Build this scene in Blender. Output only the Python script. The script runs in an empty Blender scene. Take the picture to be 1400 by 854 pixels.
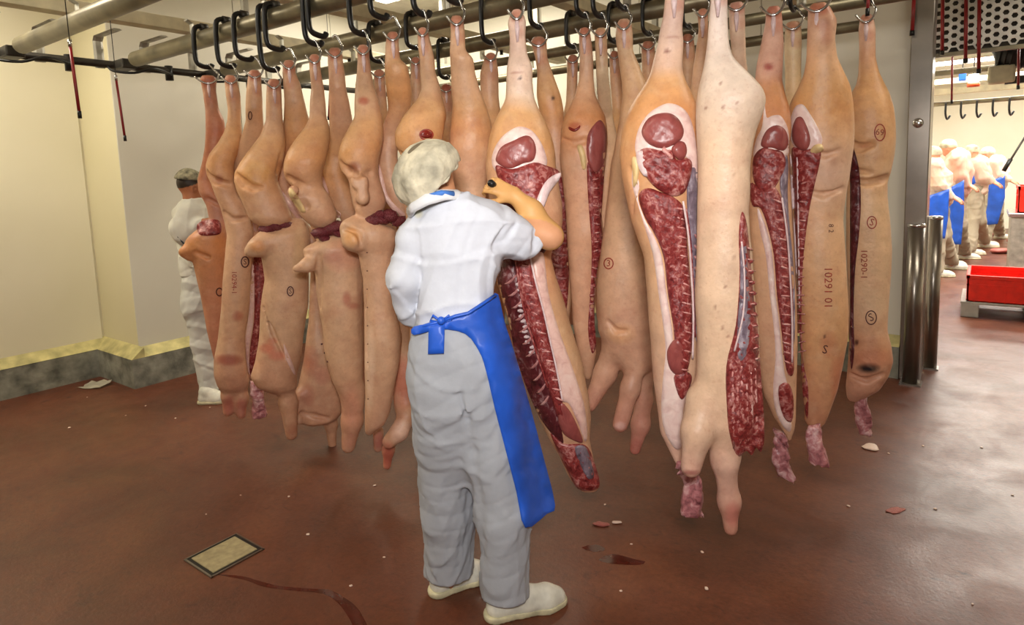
import bpy, bmesh, math, random
import numpy as np
from mathutils import Vector, Matrix
from mathutils.bvhtree import BVHTree
from mathutils.geometry import delaunay_2d_cdt
random.seed(7)
RNG = np.random.default_rng(7)
scn = bpy.context.scene
COL = scn.collection

# ------------------------------------------------------------------ camera
CAM_H = 1.6
PPX, PPY = 700.0, 340.0                      # principal point in the 1400x854 frame
VA = np.array([646.0, -124.0]); VB = np.array([-1188.0, -60.0])
FOC = math.sqrt(-(VA @ VB))
_ya = np.array([VA[0], -VA[1], FOC]); _ya /= np.linalg.norm(_ya)
_xa = -np.array([VB[0], -VB[1], FOC]); _xa /= np.linalg.norm(_xa)
_za = np.array([_xa[1]*_ya[2]-_xa[2]*_ya[1], _xa[2]*_ya[0]-_xa[0]*_ya[2], _xa[0]*_ya[1]-_xa[1]*_ya[0]])
if _za[1] < 0: _za = -_za
_M = np.array([_xa, _ya, _za])
RT, UP, FW = _M[:, 0], _M[:, 1], _M[:, 2]
CAM = np.array([0.0, 0.0, CAM_H])
cd = bpy.data.cameras.new('camera'); cam = bpy.data.objects.new('camera', cd); COL.objects.link(cam)
cd.sensor_fit = 'HORIZONTAL'; cd.sensor_width = 36.0; cd.lens = 36.0*FOC/1400.0
cd.shift_x = 0.0; cd.shift_y = -(427.0-PPY)/1400.0
cd.clip_start = 0.05; cd.clip_end = 100
cam.matrix_world = Matrix((( RT[0], UP[0], -FW[0], CAM[0]), (RT[1], UP[1], -FW[1], CAM[1]), (RT[2], UP[2], -FW[2], CAM[2]), (0, 0, 0, 1)))
scn.camera = cam

# ------------------------------------------------------------------ world, exposure, lights
w = bpy.data.worlds.new('world'); scn.world = w; w.use_nodes = True
w.node_tree.nodes['Background'].inputs[0].default_value = (1.0, 0.93, 0.8, 1)
w.node_tree.nodes['Background'].inputs[1].default_value = 0.10
vs = scn.view_settings
vs.view_transform = 'Standard'; vs.look = 'None'; vs.gamma = 1.0; vs.exposure = 0.0; vs.use_curve_mapping = False

def area(name, loc, target, sx, sy, power, col):
    l = bpy.data.lights.new(name, 'AREA'); l.shape = 'RECTANGLE'; l.size = sx; l.size_y = sy; l.energy = power; l.color = col
    o = bpy.data.objects.new(name, l); COL.objects.link(o); o.location = loc
    o.rotation_euler = (Vector(target)-Vector(loc)).to_track_quat('-Z', 'Y').to_euler()
    return o
WARM = (1.0, 0.9, 0.72)
area('ceiling_lamp_light', (-4.8, 0.7, 3.3), (-4.8, 0.7, 0), 1.8, 0.5, 66, WARM)
area('ceiling_lamp_light', (-2.0, 0.2, 3.3), (-2.0, 0.2, 0), 1.8, 0.5, 17, WARM)
area('ceiling_lamp_light', (-4.0, 4.4, 3.3), (-4.0, 4.4, 0), 1.8, 0.5, 60, WARM)
area('ceiling_lamp_light', (1.0, 3.2, 3.3), (1.0, 3.2, 0), 1.8, 0.5, 36, WARM)
for _y in (8.5, 11.5, 14.5): area('far_room_lamp_light', (0.6, _y, 3.3), (0.6, _y, 0), 3.0, 1.2, 210, (1, 0.95, 0.86))
area('camera_flash_light', (0.15, -0.25, 2.05), (-1.5, 2.2, 1.35), 0.30, 0.22, 21, (1.0, 0.96, 0.92)).data.spread = math.radians(92)

# ------------------------------------------------------------------ helpers
def ray(x, y): return RT*((x-PPX)/FOC) - UP*((y-PPY)/FOC) + FW
def floor_pt(x, y, z=0.0):
    d = ray(x, y); return CAM + d*((z-CAM_H)/d[2])
def on_y(x, y, Y):
    d = ray(x, y); return CAM + d*(Y/d[1])
def s2l(c):
    o = []
    for v in c:
        v = v/255.0
        o.append(v/12.92 if v <= 0.04045 else ((v+0.055)/1.055)**2.4)
    return tuple(o)

def add(name, data, parent=None):
    o = bpy.data.objects.new(name, data); COL.objects.link(o)
    if parent is not None: o.parent = parent
    return o
def tag(o, label, cat, group=None):
    o['label'] = label; o['category'] = cat
    if group: o['group'] = group
    return o
def thing(name, label, cat, loc=(0, 0, 0), rz=0.0, group=None):
    o = add(name, None); o.location = loc; o.rotation_euler = (0, 0, rz); o.empty_display_size = 0.1
    return tag(o, label, cat, group)
def np_mesh(name, V, Fc, mat=None, smooth=True):
    me = bpy.data.meshes.new(name)
    V = np.asarray(V, dtype=np.float32); Fc = np.asarray(Fc, dtype=np.int32)
    k = Fc.shape[1]
    me.vertices.add(len(V)); me.vertices.foreach_set('co', V.ravel())
    me.loops.add(Fc.size); me.loops.foreach_set('vertex_index', Fc.ravel())
    me.polygons.add(len(Fc)); me.polygons.foreach_set('loop_start', np.arange(0, Fc.size, k, dtype=np.int32))
    me.polygons.foreach_set('use_smooth', np.full(len(Fc), smooth))
    me.update(calc_edges=True); me.validate()
    if mat: me.materials.append(mat)
    return me
def bm_obj(name, bm, mat, parent=None, smooth=False):
    bmesh.ops.recalc_face_normals(bm, faces=bm.faces)
    me = bpy.data.meshes.new(name); bm.to_mesh(me); bm.free()
    me.materials.append(mat)
    if smooth: me.polygons.foreach_set('use_smooth', np.full(len(me.polygons), True))
    return add(name, me, parent)
def struct(name, bm, mat, parent=None, smooth=False):
    o = bm_obj(name, bm, mat, parent, smooth); o['kind'] = 'structure'; return o
def box(bm, x0, x1, y0, y1, z0, z1, bev=0.0, M=None):
    r = bmesh.ops.create_cube(bm, size=1.0)
    m = Matrix.Translation(((x0+x1)/2, (y0+y1)/2, (z0+z1)/2)) @ Matrix.Diagonal((x1-x0, y1-y0, z1-z0, 1))
    bmesh.ops.transform(bm, matrix=m, verts=r['verts'])
    if bev > 0:
        es = list({e for v in r['verts'] for e in v.link_edges})
        rb = bmesh.ops.bevel(bm, geom=es, offset=bev, segments=2, affect='EDGES', profile=0.5)
        vs_ = list({v for f in rb['faces'] for v in f.verts} | {v for v in r['verts'] if v.is_valid})
    else: vs_ = r['verts']
    if M is not None: bmesh.ops.transform(bm, matrix=M, verts=[v for v in vs_ if v.is_valid])
    return vs_
def BX(*a, **k):
    bm = bmesh.new(); box(bm, *a, **k); return bm
def tube(bm, pts, r, n=8, flat=None):
    """tube through 3D points; r number or list; flat=(ra,rb) gives an oblong section"""
    pts = [Vector(p) for p in pts]
    rs = r if isinstance(r, (list, tuple)) else [r]*len(pts)
    rings = []; prev = None
    for i, p in enumerate(pts):
        t = (pts[min(i+1, len(pts)-1)] - pts[max(i-1, 0)]).normalized()
        if prev is None:
            a = Vector((0, 0, 1)) if abs(t.z) < 0.9 else Vector((1, 0, 0))
            u = t.cross(a).normalized()
        else:
            u = (prev - t*prev.dot(t)).normalized()
        prev = u; v = t.cross(u)
        ra, rb = (rs[i], rs[i]) if flat is None else (flat[0], flat[1])
        rings.append([bm.verts.new(p + u*(ra*math.cos(2*math.pi*k/n)) + v*(rb*math.sin(2*math.pi*k/n))) for k in range(n)])
    for a, b in zip(rings, rings[1:]):
        for k in range(n):
            bm.faces.new((a[k], a[(k+1) % n], b[(k+1) % n], b[k]))
    bm.faces.new(rings[0][::-1]); bm.faces.new(rings[-1])
def TB(*a, **k):
    bm = bmesh.new(); tube(bm, *a, **k); return bm
def cr(pts, n=6, closed=False):
    """Catmull-Rom through points"""
    P = [np.array(p, float) for p in pts]; out = []
    m = len(P)
    rng = range(m) if closed else range(m-1)
    for i in rng:
        p0 = P[(i-1) % m] if (closed or i > 0) else P[i]
        p1 = P[i]; p2 = P[(i+1) % m]
        p3 = P[(i+2) % m] if (closed or i+2 < m) else p2
        for k in range(n):
            t = k/n
            out.append(0.5*((2*p1)+(p2-p0)*t+(2*p0-5*p1+4*p2-p3)*t*t+(3*p1-p0-3*p2+p3)*t**3))
    if not closed: out.append(P[-1])
    return out

# ------------------------------------------------------------------ materials
def mat_new(name):
    m = bpy.data.materials.new(name); m.use_nodes = True
    nt = m.node_tree; return m, nt, nt.nodes['Principled BSDF']
def ramp_node(nt, stops):
    r = nt.nodes.new('ShaderNodeValToRGB'); e = r.color_ramp.elements
    while len(e) < len(stops): e.new(0.5)
    for el, (p, c) in zip(e, stops):
        el.position = p; el.color = (*s2l(c), 1)
    return r
def simple(name, c, rough=0.5, metal=0.0, var=0.08, scale=12.0, bump=0.0, bscale=60.0, spec=0.5):
    m, nt, b = mat_new(name); N = nt.nodes; L = nt.links
    tc = N.new('ShaderNodeTexCoord'); nz = N.new('ShaderNodeTexNoise')
    nz.inputs['Scale'].default_value = scale; nz.inputs['Detail'].default_value = 5
    L.new(tc.outputs['Object'], nz.inputs['Vector'])
    lo = tuple(max(0, v*(1-var*2)) for v in c); hi = tuple(min(255, v*(1+var)) for v in c)
    r = ramp_node(nt, [(0.3, lo), (0.7, hi)])
    L.new(nz.outputs['Fac'], r.inputs['Fac']); L.new(r.outputs['Color'], b.inputs['Base Color'])
    b.inputs['Roughness'].default_value = rough; b.inputs['Metallic'].default_value = metal
    b.inputs['Specular IOR Level'].default_value = spec
    if bump > 0:
        n2 = N.new('ShaderNodeTexNoise'); n2.inputs['Scale'].default_value = bscale; n2.inputs['Detail'].default_value = 4
        L.new(tc.outputs['Object'], n2.inputs['Vector'])
        bp = N.new('ShaderNodeBump'); bp.inputs['Strength'].default_value = bump; bp.inputs['Distance'].default_value = 0.01
        L.new(n2.outputs['Fac'], bp.inputs['Height']); L.new(bp.outputs['Normal'], b.inputs['Normal'])
    return m
def attr_skin(name, rough=0.42, fine=0.10, bump=0.25, bscale=45, fscale=18, mottle=0.0, mcol=(150, 70, 52)):
    m, nt, b = mat_new(name); N = nt.nodes; L = nt.links
    at = N.new('ShaderNodeAttribute'); at.attribute_name = 'Col'
    tc = N.new('ShaderNodeTexCoord')
    n1 = N.new('ShaderNodeTexNoise'); n1.inputs['Scale'].default_value = fscale; n1.inputs['Detail'].default_value = 6; n1.inputs['Roughness'].default_value = 0.65
    L.new(tc.outputs['Object'], n1.inputs['Vector'])
    mr = N.new('ShaderNodeMapRange'); mr.inputs['From Min'].default_value = 0.25; mr.inputs['From Max'].default_value = 0.75
    mr.inputs['To Min'].default_value = 1-fine*1.6; mr.inputs['To Max'].default_value = 1+fine
    L.new(n1.outputs['Fac'], mr.inputs['Value'])
    mx = N.new('ShaderNodeVectorMath'); mx.operation = 'SCALE'
    L.new(at.outputs['Color'], mx.inputs[0]); L.new(mr.outputs['Result'], mx.inputs['Scale'])
    out = mx.outputs['Vector']
    if mottle > 0:      # blotchy flush and fine speckle of a scalded hide
        for sc_, lo, hi, k, col in ((9, 0.50, 0.78, mottle, mcol), (75, 0.56, 0.80, mottle*0.9, mcol), (150, 0.68, 0.76, mottle*1.1, (92, 50, 38)), (14, 0.52, 0.8, mottle*0.7, (232, 206, 176))):
            n = N.new('ShaderNodeTexNoise'); n.inputs['Scale'].default_value = sc_; n.inputs['Detail'].default_value = 4; n.inputs['Roughness'].default_value = 0.6
            mp = N.new('ShaderNodeMapping'); mp.inputs['Location'].default_value = (sc_*0.37, sc_*0.11, 1.7); L.new(tc.outputs['Object'], mp.inputs['Vector']); L.new(mp.outputs['Vector'], n.inputs['Vector'])
            q = N.new('ShaderNodeMapRange'); q.inputs['From Min'].default_value = lo; q.inputs['From Max'].default_value = hi; q.inputs['To Max'].default_value = k; L.new(n.outputs['Fac'], q.inputs['Value'])
            mm = N.new('ShaderNodeMixRGB'); mm.inputs[2].default_value = (*s2l(col), 1); L.new(q.outputs['Result'], mm.inputs['Fac']); L.new(out, mm.inputs[1]); out = mm.outputs['Color']
    L.new(out, b.inputs['Base Color'])
    b.inputs['Roughness'].default_value = rough; b.inputs['Specular IOR Level'].default_value = 0.4
    n2 = N.new('ShaderNodeTexNoise'); n2.inputs['Scale'].default_value = bscale; n2.inputs['Detail'].default_value = 5
    L.new(tc.outputs['Object'], n2.inputs['Vector'])
    bp = N.new('ShaderNodeBump'); bp.inputs['Strength'].default_value = bump; bp.inputs['Distance'].default_value = 0.006
    L.new(n2.outputs['Fac'], bp.inputs['Height']); L.new(bp.outputs['Normal'], b.inputs['Normal'])
    return m
def meat(name, dark, mid, light, scale=40, pos=(0.32, 0.5, 0.68), stretch=(1, 1, 1), rough=0.33, bump=0.6):
    m, nt, b = mat_new(name); N = nt.nodes; L = nt.links
    tc = N.new('ShaderNodeTexCoord'); mp = N.new('ShaderNodeMapping'); mp.inputs['Scale'].default_value = stretch
    L.new(tc.outputs['Object'], mp.inputs['Vector'])
    nz = N.new('ShaderNodeTexNoise'); nz.inputs['Scale'].default_value = scale; nz.inputs['Detail'].default_value = 6
    nz.inputs['Roughness'].default_value = 0.6; nz.inputs['Distortion'].default_value = 0.8
    L.new(mp.outputs['Vector'], nz.inputs['Vector'])
    r = ramp_node(nt, [(pos[0], dark), (pos[1], mid), (pos[2], light)])
    lo = N.new('ShaderNodeTexNoise'); lo.inputs['Scale'].default_value = scale*0.28; lo.inputs['Detail'].default_value = 3; L.new(mp.outputs['Vector'], lo.inputs['Vector'])
    mxf = N.new('ShaderNodeMix'); mxf.inputs[0].default_value = 0.38; L.new(nz.outputs['Fac'], mxf.inputs[2]); L.new(lo.outputs['Fac'], mxf.inputs[3])
    L.new(mxf.outputs[0], r.inputs['Fac']); L.new(r.outputs['Color'], b.inputs['Base Color'])
    b.inputs['Roughness'].default_value = rough; b.inputs['Specular IOR Level'].default_value = 0.45
    bp = N.new('ShaderNodeBump'); bp.inputs['Strength'].default_value = bump; bp.inputs['Distance'].default_value = 0.006
    L.new(nz.outputs['Fac'], bp.inputs['Height']); L.new(bp.outputs['Normal'], b.inputs['Normal'])
    return m
M = {}
M['pig'] = attr_skin('pig_skin', rough=0.45, bump=0.35, mottle=0.32)
M['human'] = attr_skin('human_skin', rough=0.5, fine=0.06, bump=0.08)
M['cloth'] = attr_skin('work_cloth', rough=0.85, fine=0.035, bump=0.5, bscale=14, fscale=30)
M['fat'] = meat('pale_fat', (196, 150, 146), (228, 200, 192), (242, 226, 216), 22, (0.25, 0.5, 0.75), bump=0.3)
M['fat_strip'] = meat('pink_fat', (186, 132, 124), (222, 184, 172), (238, 214, 202), 26, (0.25, 0.5, 0.8), bump=0.3)
M['ham'] = meat('ham_muscle', (104, 42, 44), (146, 74, 70), (172, 104, 98), 30, (0.2, 0.5, 0.85), (1, 1, 0.5), bump=0.35)
M['meat'] = meat('red_meat', (82, 20, 24), (138, 50, 48), (214, 158, 150), 46, (0.34, 0.5, 0.68))
M['loin'] = meat('marbled_loin', (86, 22, 26), (140, 52, 50), (214, 160, 150), 80, (0.34, 0.52, 0.70), (1, 1, 0.75))
M['cavity'] = meat('rib_cavity', (52, 14, 20), (92, 34, 38), (190, 160, 160), 46, (0.36, 0.55, 0.78), (1, 1, 0.6))
M['bone'] = meat('bone_meat', (150, 66, 66), (204, 140, 134), (234, 204, 196), 60, (0.3, 0.5, 0.7))
M['marrow'] = meat('marrow', (104, 34, 34), (150, 62, 58), (196, 118, 110), 60, (0.3, 0.5, 0.75))
M['rib'] = meat('rib_bone', (110, 48, 50), (170, 112, 110), (206, 170, 166), 50, (0.25, 0.5, 0.75))
M['membrane'] = meat('white_membrane', (190, 150, 150), (220, 196, 196), (236, 222, 220), 30, (0.2, 0.5, 0.8))
M['grey_membrane'] = meat('grey_membrane', (60, 44, 54), (128, 112, 124), (206, 196, 204), 38, (0.3, 0.52, 0.74), (1, 1, 0.5))
M['neck'] = meat('neck_end', (74, 26, 34), (176, 112, 116), (226, 196, 194), 34, (0.33, 0.5, 0.68))
M['teat'] = simple('yellow_fat', (226, 196, 140), 0.45, var=0.06, bump=0.2)
M['blood'] = simple('blood_mark', (120, 26, 16), 0.3, var=0.15)
M['ink'] = simple('stamp_ink', (150, 52, 36), 0.6, var=0.12, scale=80)
M['ink_dark'] = simple('dark_stamp_ink', (84, 40, 32), 0.6, var=0.12, scale=80)
M['organ'] = meat('organ', (50, 12, 20), (104, 36, 44), (170, 96, 100), 25, (0.3, 0.5, 0.75), rough=0.2)
M['rail'] = simple('rail_metal', (122, 114, 92), 0.38, 0.6, var=0.14, scale=6)
M['darkmetal'] = simple('dark_metal', (62, 58, 52), 0.45, 0.6, var=0.15)
M['galv'] = simple('galvanised_strap', (178, 176, 166), 0.45, 0.55, var=0.08)
M['cream_beam'] = simple('painted_beam', (206, 198, 168), 0.6, var=0.05)
M['black'] = simple('black_steel', (26, 25, 24), 0.4, 0.2, var=0.15)
M['chrome'] = simple('polished_hook', (205, 205, 205), 0.2, 0.95, var=0.03)
M['steel'] = simple('brushed_steel', (140, 134, 126), 0.28, 0.9, var=0.06, scale=3)
M['red'] = simple('red_plastic', (232, 40, 16), 0.45, var=0.04)
M['redrod'] = simple('red_rod', (140, 20, 26), 0.4, var=0.08)
M['greyplastic'] = simple('grey_plastic', (168, 168, 164), 0.6, var=0.05)
M['whiteplastic'] = simple('white_plastic', (226, 224, 214), 0.5, var=0.03)
M['netting'] = simple('hairnet', (196, 188, 164), 0.8, var=0.14, scale=14, bump=0.5, bscale=40)
M['grey_netting'] = simple('grey_hairnet', (150, 144, 118), 0.8, var=0.2, scale=30, bump=0.5, bscale=40)
M['blue'] = simple('blue_apron', (36, 92, 204), 0.42, var=0.07, scale=7, bump=0.25, bscale=14)
M['shoe'] = simple('white_shoe', (222, 220, 206), 0.5, var=0.06, scale=20)
M['sole'] = simple('shoe_sole', (200, 192, 158), 0.7, var=0.1, scale=20)
M['eye'] = simple('eye_white', (230, 226, 220), 0.2, var=0.02)
M['iris'] = simple('iris', (50, 36, 28), 0.2, var=0.05)
M['scrap'] = simple('fat_scrap', (226, 200, 184), 0.5, var=0.08, scale=30)
M['meatscrap'] = meat('meat_scrap', (110, 30, 26), (170, 84, 76), (222, 178, 164), 60)
M['paper'] = simple('crumpled_white', (214, 208, 190), 0.8, var=0.05)
M['holed'] = simple('galvanised_mesh', (206, 204, 196), 0.45, 0.4, var=0.05)
M['ceilpaint'] = simple('ceiling_paint', (238, 234, 222), 0.8, var=0.02)
M['lampglow'], _nt, _b = mat_new('lamp_diffuser')
_b.inputs['Emission Color'].default_value = (1, 0.93, 0.8, 1); _b.inputs['Emission Strength'].default_value = 6

# ------------------------------------------------------------------ signed distance modelling
class Frame:
    """upright local frame at a floor point: x to the right, y away from where the photographer stood, z up"""
    def __init__(s, P):
        s.P = np.array([P[0], P[1], 0.0]); d = s.P[:2]/np.linalg.norm(s.P[:2])
        s.d = np.array([d[0], d[1], 0]); s.r = np.array([d[1], -d[0], 0])
        s.R = np.array([s.r, s.d, [0, 0, 1.0]])
        s.rz = math.atan2(s.r[1], s.r[0])
        s.cam = s.R @ (CAM - s.P)
        s.mpp = float((s.P + np.array([0, 0, 1.2]) - CAM) @ FW)/FOC
    def dir(s, x, y): return s.R @ ray(x, y)
    def loc(s, x, y, dy=0.0):
        d = s.dir(x, y); return s.cam + d*((dy - s.cam[1])/d[1])
    def floor(s, x, y, z=0.0): return s.R @ (floor_pt(x, y, z) - s.P)
    def px(s, V):
        W = V @ s.R + s.P - CAM
        dz = W @ FW
        return PPX + FOC*(W @ RT)/dz, PPY - FOC*(W @ UP)/dz

def smin(a, b, k):
    if k <= 0: return np.minimum(a, b)
    h = np.maximum(k-np.abs(a-b), 0)/k
    return np.minimum(a, b) - h*h*k*0.25
class Grid:
    def __init__(s, lo, hi, h):
        s.h = h; s.lo = np.array(lo, float); n = np.ceil((np.array(hi)-s.lo)/h).astype(int)+1
        s.ax = [(s.lo[i]+h*np.arange(n[i])).astype(np.float32) for i in range(3)]
        s.F = np.full(n, 0.2, np.float32)
    def block(s, lo, hi):
        sl = []
        for i in range(3):
            a = int(max(0, math.floor((lo[i]-s.lo[i])/s.h))); b = int(min(len(s.ax[i]), math.ceil((hi[i]-s.lo[i])/s.h)+1))
            if b <= a: return None
            sl.append(slice(a, b))
        return tuple(sl), s.ax[0][sl[0]][:, None, None], s.ax[1][sl[1]][None, :, None], s.ax[2][sl[2]][None, None, :]
    def put(s, sl, d, k, sub):
        if sub: s.F[sl] = -smin(-s.F[sl], d, k)
        else: s.F[sl] = smin(s.F[sl], d, k)
    def cone(s, a, b, ra, rb, k=0.02, sub=False, sq=1.0):
        a = np.array(a, float); b = np.array(b, float); m = max(ra, rb)*max(1, sq)+k+3*s.h
        bl = s.block(np.minimum(a, b)-m, np.maximum(a, b)+m)
        if bl is None: return
        sl, X, Y, Z = bl
        ab = b-a; L2 = float(ab@ab)+1e-9
        px, py, pz = X-np.float32(a[0]), (Y-np.float32(a[1])), Z-np.float32(a[2])
        t = np.clip((px*ab[0]+py*ab[1]+pz*ab[2])/L2, 0, 1)
        d = np.sqrt((px-t*ab[0])**2+((py-t*ab[1])/sq)**2+(pz-t*ab[2])**2) - (ra+(rb-ra)*t)
        s.put(sl, d.astype(np.float32), k, sub)
    def chain(s, pts, k=0.02, sub=False, sq=1.0):
        for p, q in zip(pts, pts[1:]): s.cone(p[:3], q[:3], p[3], q[3], k, sub, sq)
    def ellip(s, c, rad, ax=None, k=0.02, sub=False):
        c = np.array(c, float); m = max(rad)+k+3*s.h
        bl = s.block(c-m, c+m)
        if bl is None: return
        sl, X, Y, Z = bl
        if ax is None: ax = np.eye(3)
        px, py, pz = X-np.float32(c[0]), Y-np.float32(c[1]), Z-np.float32(c[2])
        k0 = 0; k1 = 0
        for i in range(3):
            q = px*ax[i][0]+py*ax[i][1]+pz*ax[i][2]
            k0 = k0+(q/rad[i])**2; k1 = k1+(q/rad[i]**2)**2
        k0 = np.sqrt(k0); k1 = np.sqrt(k1)+1e-9
        s.put(sl, (k0*(k0-1)/k1).astype(np.float32), k, sub)
    def loft(s, rows, k=0.02, p=2.3):
        """rows: list of (z, cx, cy, w, t)"""
        R = np.array(sorted(rows), float)
        z = s.ax[2]; lo, hi = R[0, 0], R[-1, 0]
        cols = []
        for j in range(1, 5):
            v = np.interp(z, R[:, 0], R[:, j])
            n = max(1, int(0.022/s.h)); kern = np.hanning(2*n+3)[1:-1]; kern /= kern.sum()
            vp = np.pad(v, n, mode='edge'); cols.append(np.convolve(vp, kern, mode='valid').astype(np.float32))
        cx, cy, wd, th = cols
        X = s.ax[0][:, None, None]; Y = s.ax[1][None, :, None]
        q = ((np.abs((X-cx)/wd))**p + (np.abs((Y-cy)/th))**p)**(1.0/p)
        d = (q-1)*np.minimum(wd, th)
        d = np.maximum(d, np.maximum(z-hi, lo-z)[None, None, :])
        s.F = smin(s.F, d.astype(np.float32), k)
    def noise(s, amp, freq, seed=0, n=5, aniso=(1, 1, 1)):
        r = np.random.default_rng(seed); X, Y, Z = s.ax[0][:, None, None], s.ax[1][None, :, None], s.ax[2][None, None, :]
        for i in range(n):
            v = r.normal(size=3); v /= np.linalg.norm(v); v = v*freq*r.uniform(0.6, 1.6)*np.array(aniso)
            ph = r.uniform(0, 6.28)
            s.F += (amp/n*1.8)*np.sin(v[0]*X+v[1]*Y+v[2]*Z+ph).astype(np.float32)
    def ridges(s, amp, freq, seed=0, n=7, aniso=(1, 1, 1), sharp=3):
        r = np.random.default_rng(seed); X, Y, Z = s.ax[0][:, None, None], s.ax[1][None, :, None], s.ax[2][None, None, :]
        bend = np.sin(11*X+5*Z)*0.9+np.sin(9*Z-7*Y+2)*0.9+np.sin(13*Y+6*X)*0.6
        for i in range(n):
            v = r.normal(size=3); v /= np.linalg.norm(v); v = v*freq*r.uniform(0.6, 1.5)*np.array(aniso)
            q = 1-np.abs(np.sin(v[0]*X+v[1]*Y+v[2]*Z+bend+r.uniform(0, 6.28)))
            s.F -= (amp*(1 if i % 3 else -0.6))*(q**sharp).astype(np.float32)
    def clip_below(s, z): s.F = np.maximum(s.F, (z-s.ax[2])[None, None, :])
    def clip_plane(s, p, n):
        n = np.array(n, float); n /= np.linalg.norm(n)
        X, Y, Z = s.ax[0][:, None, None], s.ax[1][None, :, None], s.ax[2][None, None, :]
        s.F = np.maximum(s.F, ((X-p[0])*n[0]+(Y-p[1])*n[1]+(Z-p[2])*n[2]).astype(np.float32))
    def mesh(s):
        F = s.F; S = F < 0
        for i in range(3):      # closed at the rim
            ix = [slice(None)]*3; ix[i] = 0; S[tuple(ix)] = False; ix[i] = -1; S[tuple(ix)] = False
        F = np.where(S, np.minimum(F, -1e-5), np.maximum(F, 1e-5))
        c = np.zeros(np.array(F.shape)-1, np.uint8)
        for dx in (0, 1):
            for dy in (0, 1):
                for dz in (0, 1):
                    c += S[dx:F.shape[0]-1+dx, dy:F.shape[1]-1+dy, dz:F.shape[2]-1+dz]
        act = (c > 0) & (c < 8)
        idx = np.full(c.shape, -1, np.int32); I = np.argwhere(act); idx[act] = np.arange(len(I))
        pos = np.zeros((len(I), 3)); cnt = np.zeros(len(I))
        cs = [(a, b, d) for a in (0, 1) for b in (0, 1) for d in (0, 1)]
        for a in cs:
            for ax in range(3):
                if a[ax] == 0:
                    b = list(a); b[ax] = 1
                    fa = F[I[:, 0]+a[0], I[:, 1]+a[1], I[:, 2]+a[2]]; fb = F[I[:, 0]+b[0], I[:, 1]+b[1], I[:, 2]+b[2]]
                    x = (fa < 0) != (fb < 0); t = np.where(x, fa/(fa-fb+1e-20), 0)
                    for q in range(3):
                        pos[:, q] += np.where(x, a[q] + (t if q == ax else 0), 0)
                    cnt += x
        V = (I + pos/cnt[:, None])*s.h + s.lo
        quads = []
        for ax in range(3):
            o = [i for i in range(3) if i != ax]
            A = [slice(None)]*3; B = [slice(None)]*3
            A[ax] = slice(0, -1); B[ax] = slice(1, None)
            sa = S[tuple(A)]; sb = S[tuple(B)]; E = np.argwhere(sa != sb)
            E = E[(E[:, o[0]] > 0) & (E[:, o[1]] > 0) & (E[:, o[0]] < c.shape[o[0]]) & (E[:, o[1]] < c.shape[o[1]])]
            ins = sa[E[:, 0], E[:, 1], E[:, 2]]
            def at(d0, d1):
                e = E.copy(); e[:, o[0]] += d0; e[:, o[1]] += d1
                return idx[e[:, 0], e[:, 1], e[:, 2]]
            q = np.stack([at(-1, -1), at(0, -1), at(0, 0), at(-1, 0)], 1)
            flip = ins if ax != 1 else ~ins
            q[~flip] = q[~flip][:, ::-1]
            quads.append(q)
        return V, np.concatenate(quads)

def paint(me, C):
    a = me.attributes.new('Col', 'FLOAT_COLOR', 'POINT')
    a.data.foreach_set('color', np.concatenate([C, np.ones((len(C), 1))], 1).astype(np.float32).ravel())
def vnoise(V, freq, seed):
    r = np.random.default_rng(seed); o = np.zeros(len(V))
    for i in range(7):
        v = r.normal(size=3); v /= np.linalg.norm(v); v *= freq*r.uniform(0.5, 2.0)
        o += np.sin(V @ v + r.uniform(0, 6.28))
    return o/3.5

class Body:
    """mesh + ray lookups in a local frame"""
    def __init__(s, fr, root, V, Q):
        s.fr, s.root, s.V, s.Q = fr, root, V, Q; s._b = None
    @property
    def bvh(s):
        if s._b is None: s._b = BVHTree.FromPolygons([tuple(v) for v in s.V], [tuple(int(i) for i in q) for q in s.Q])
        return s._b
    def hit(s, x, y):
        d = s.fr.dir(x, y); d = d/np.linalg.norm(d)
        r = s.bvh.ray_cast(Vector(s.fr.cam), Vector(d))
        return None if r[0] is None else r[0].y
    def surf(s, x, y, off=0.0):
        h = s.hit(x, y)
        if h is None:
            p = s.fr.loc(x, y, 0.0); n = s.bvh.find_nearest(Vector(p)); h = n[0].y
        return s.fr.loc(x, y, h-off)

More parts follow.
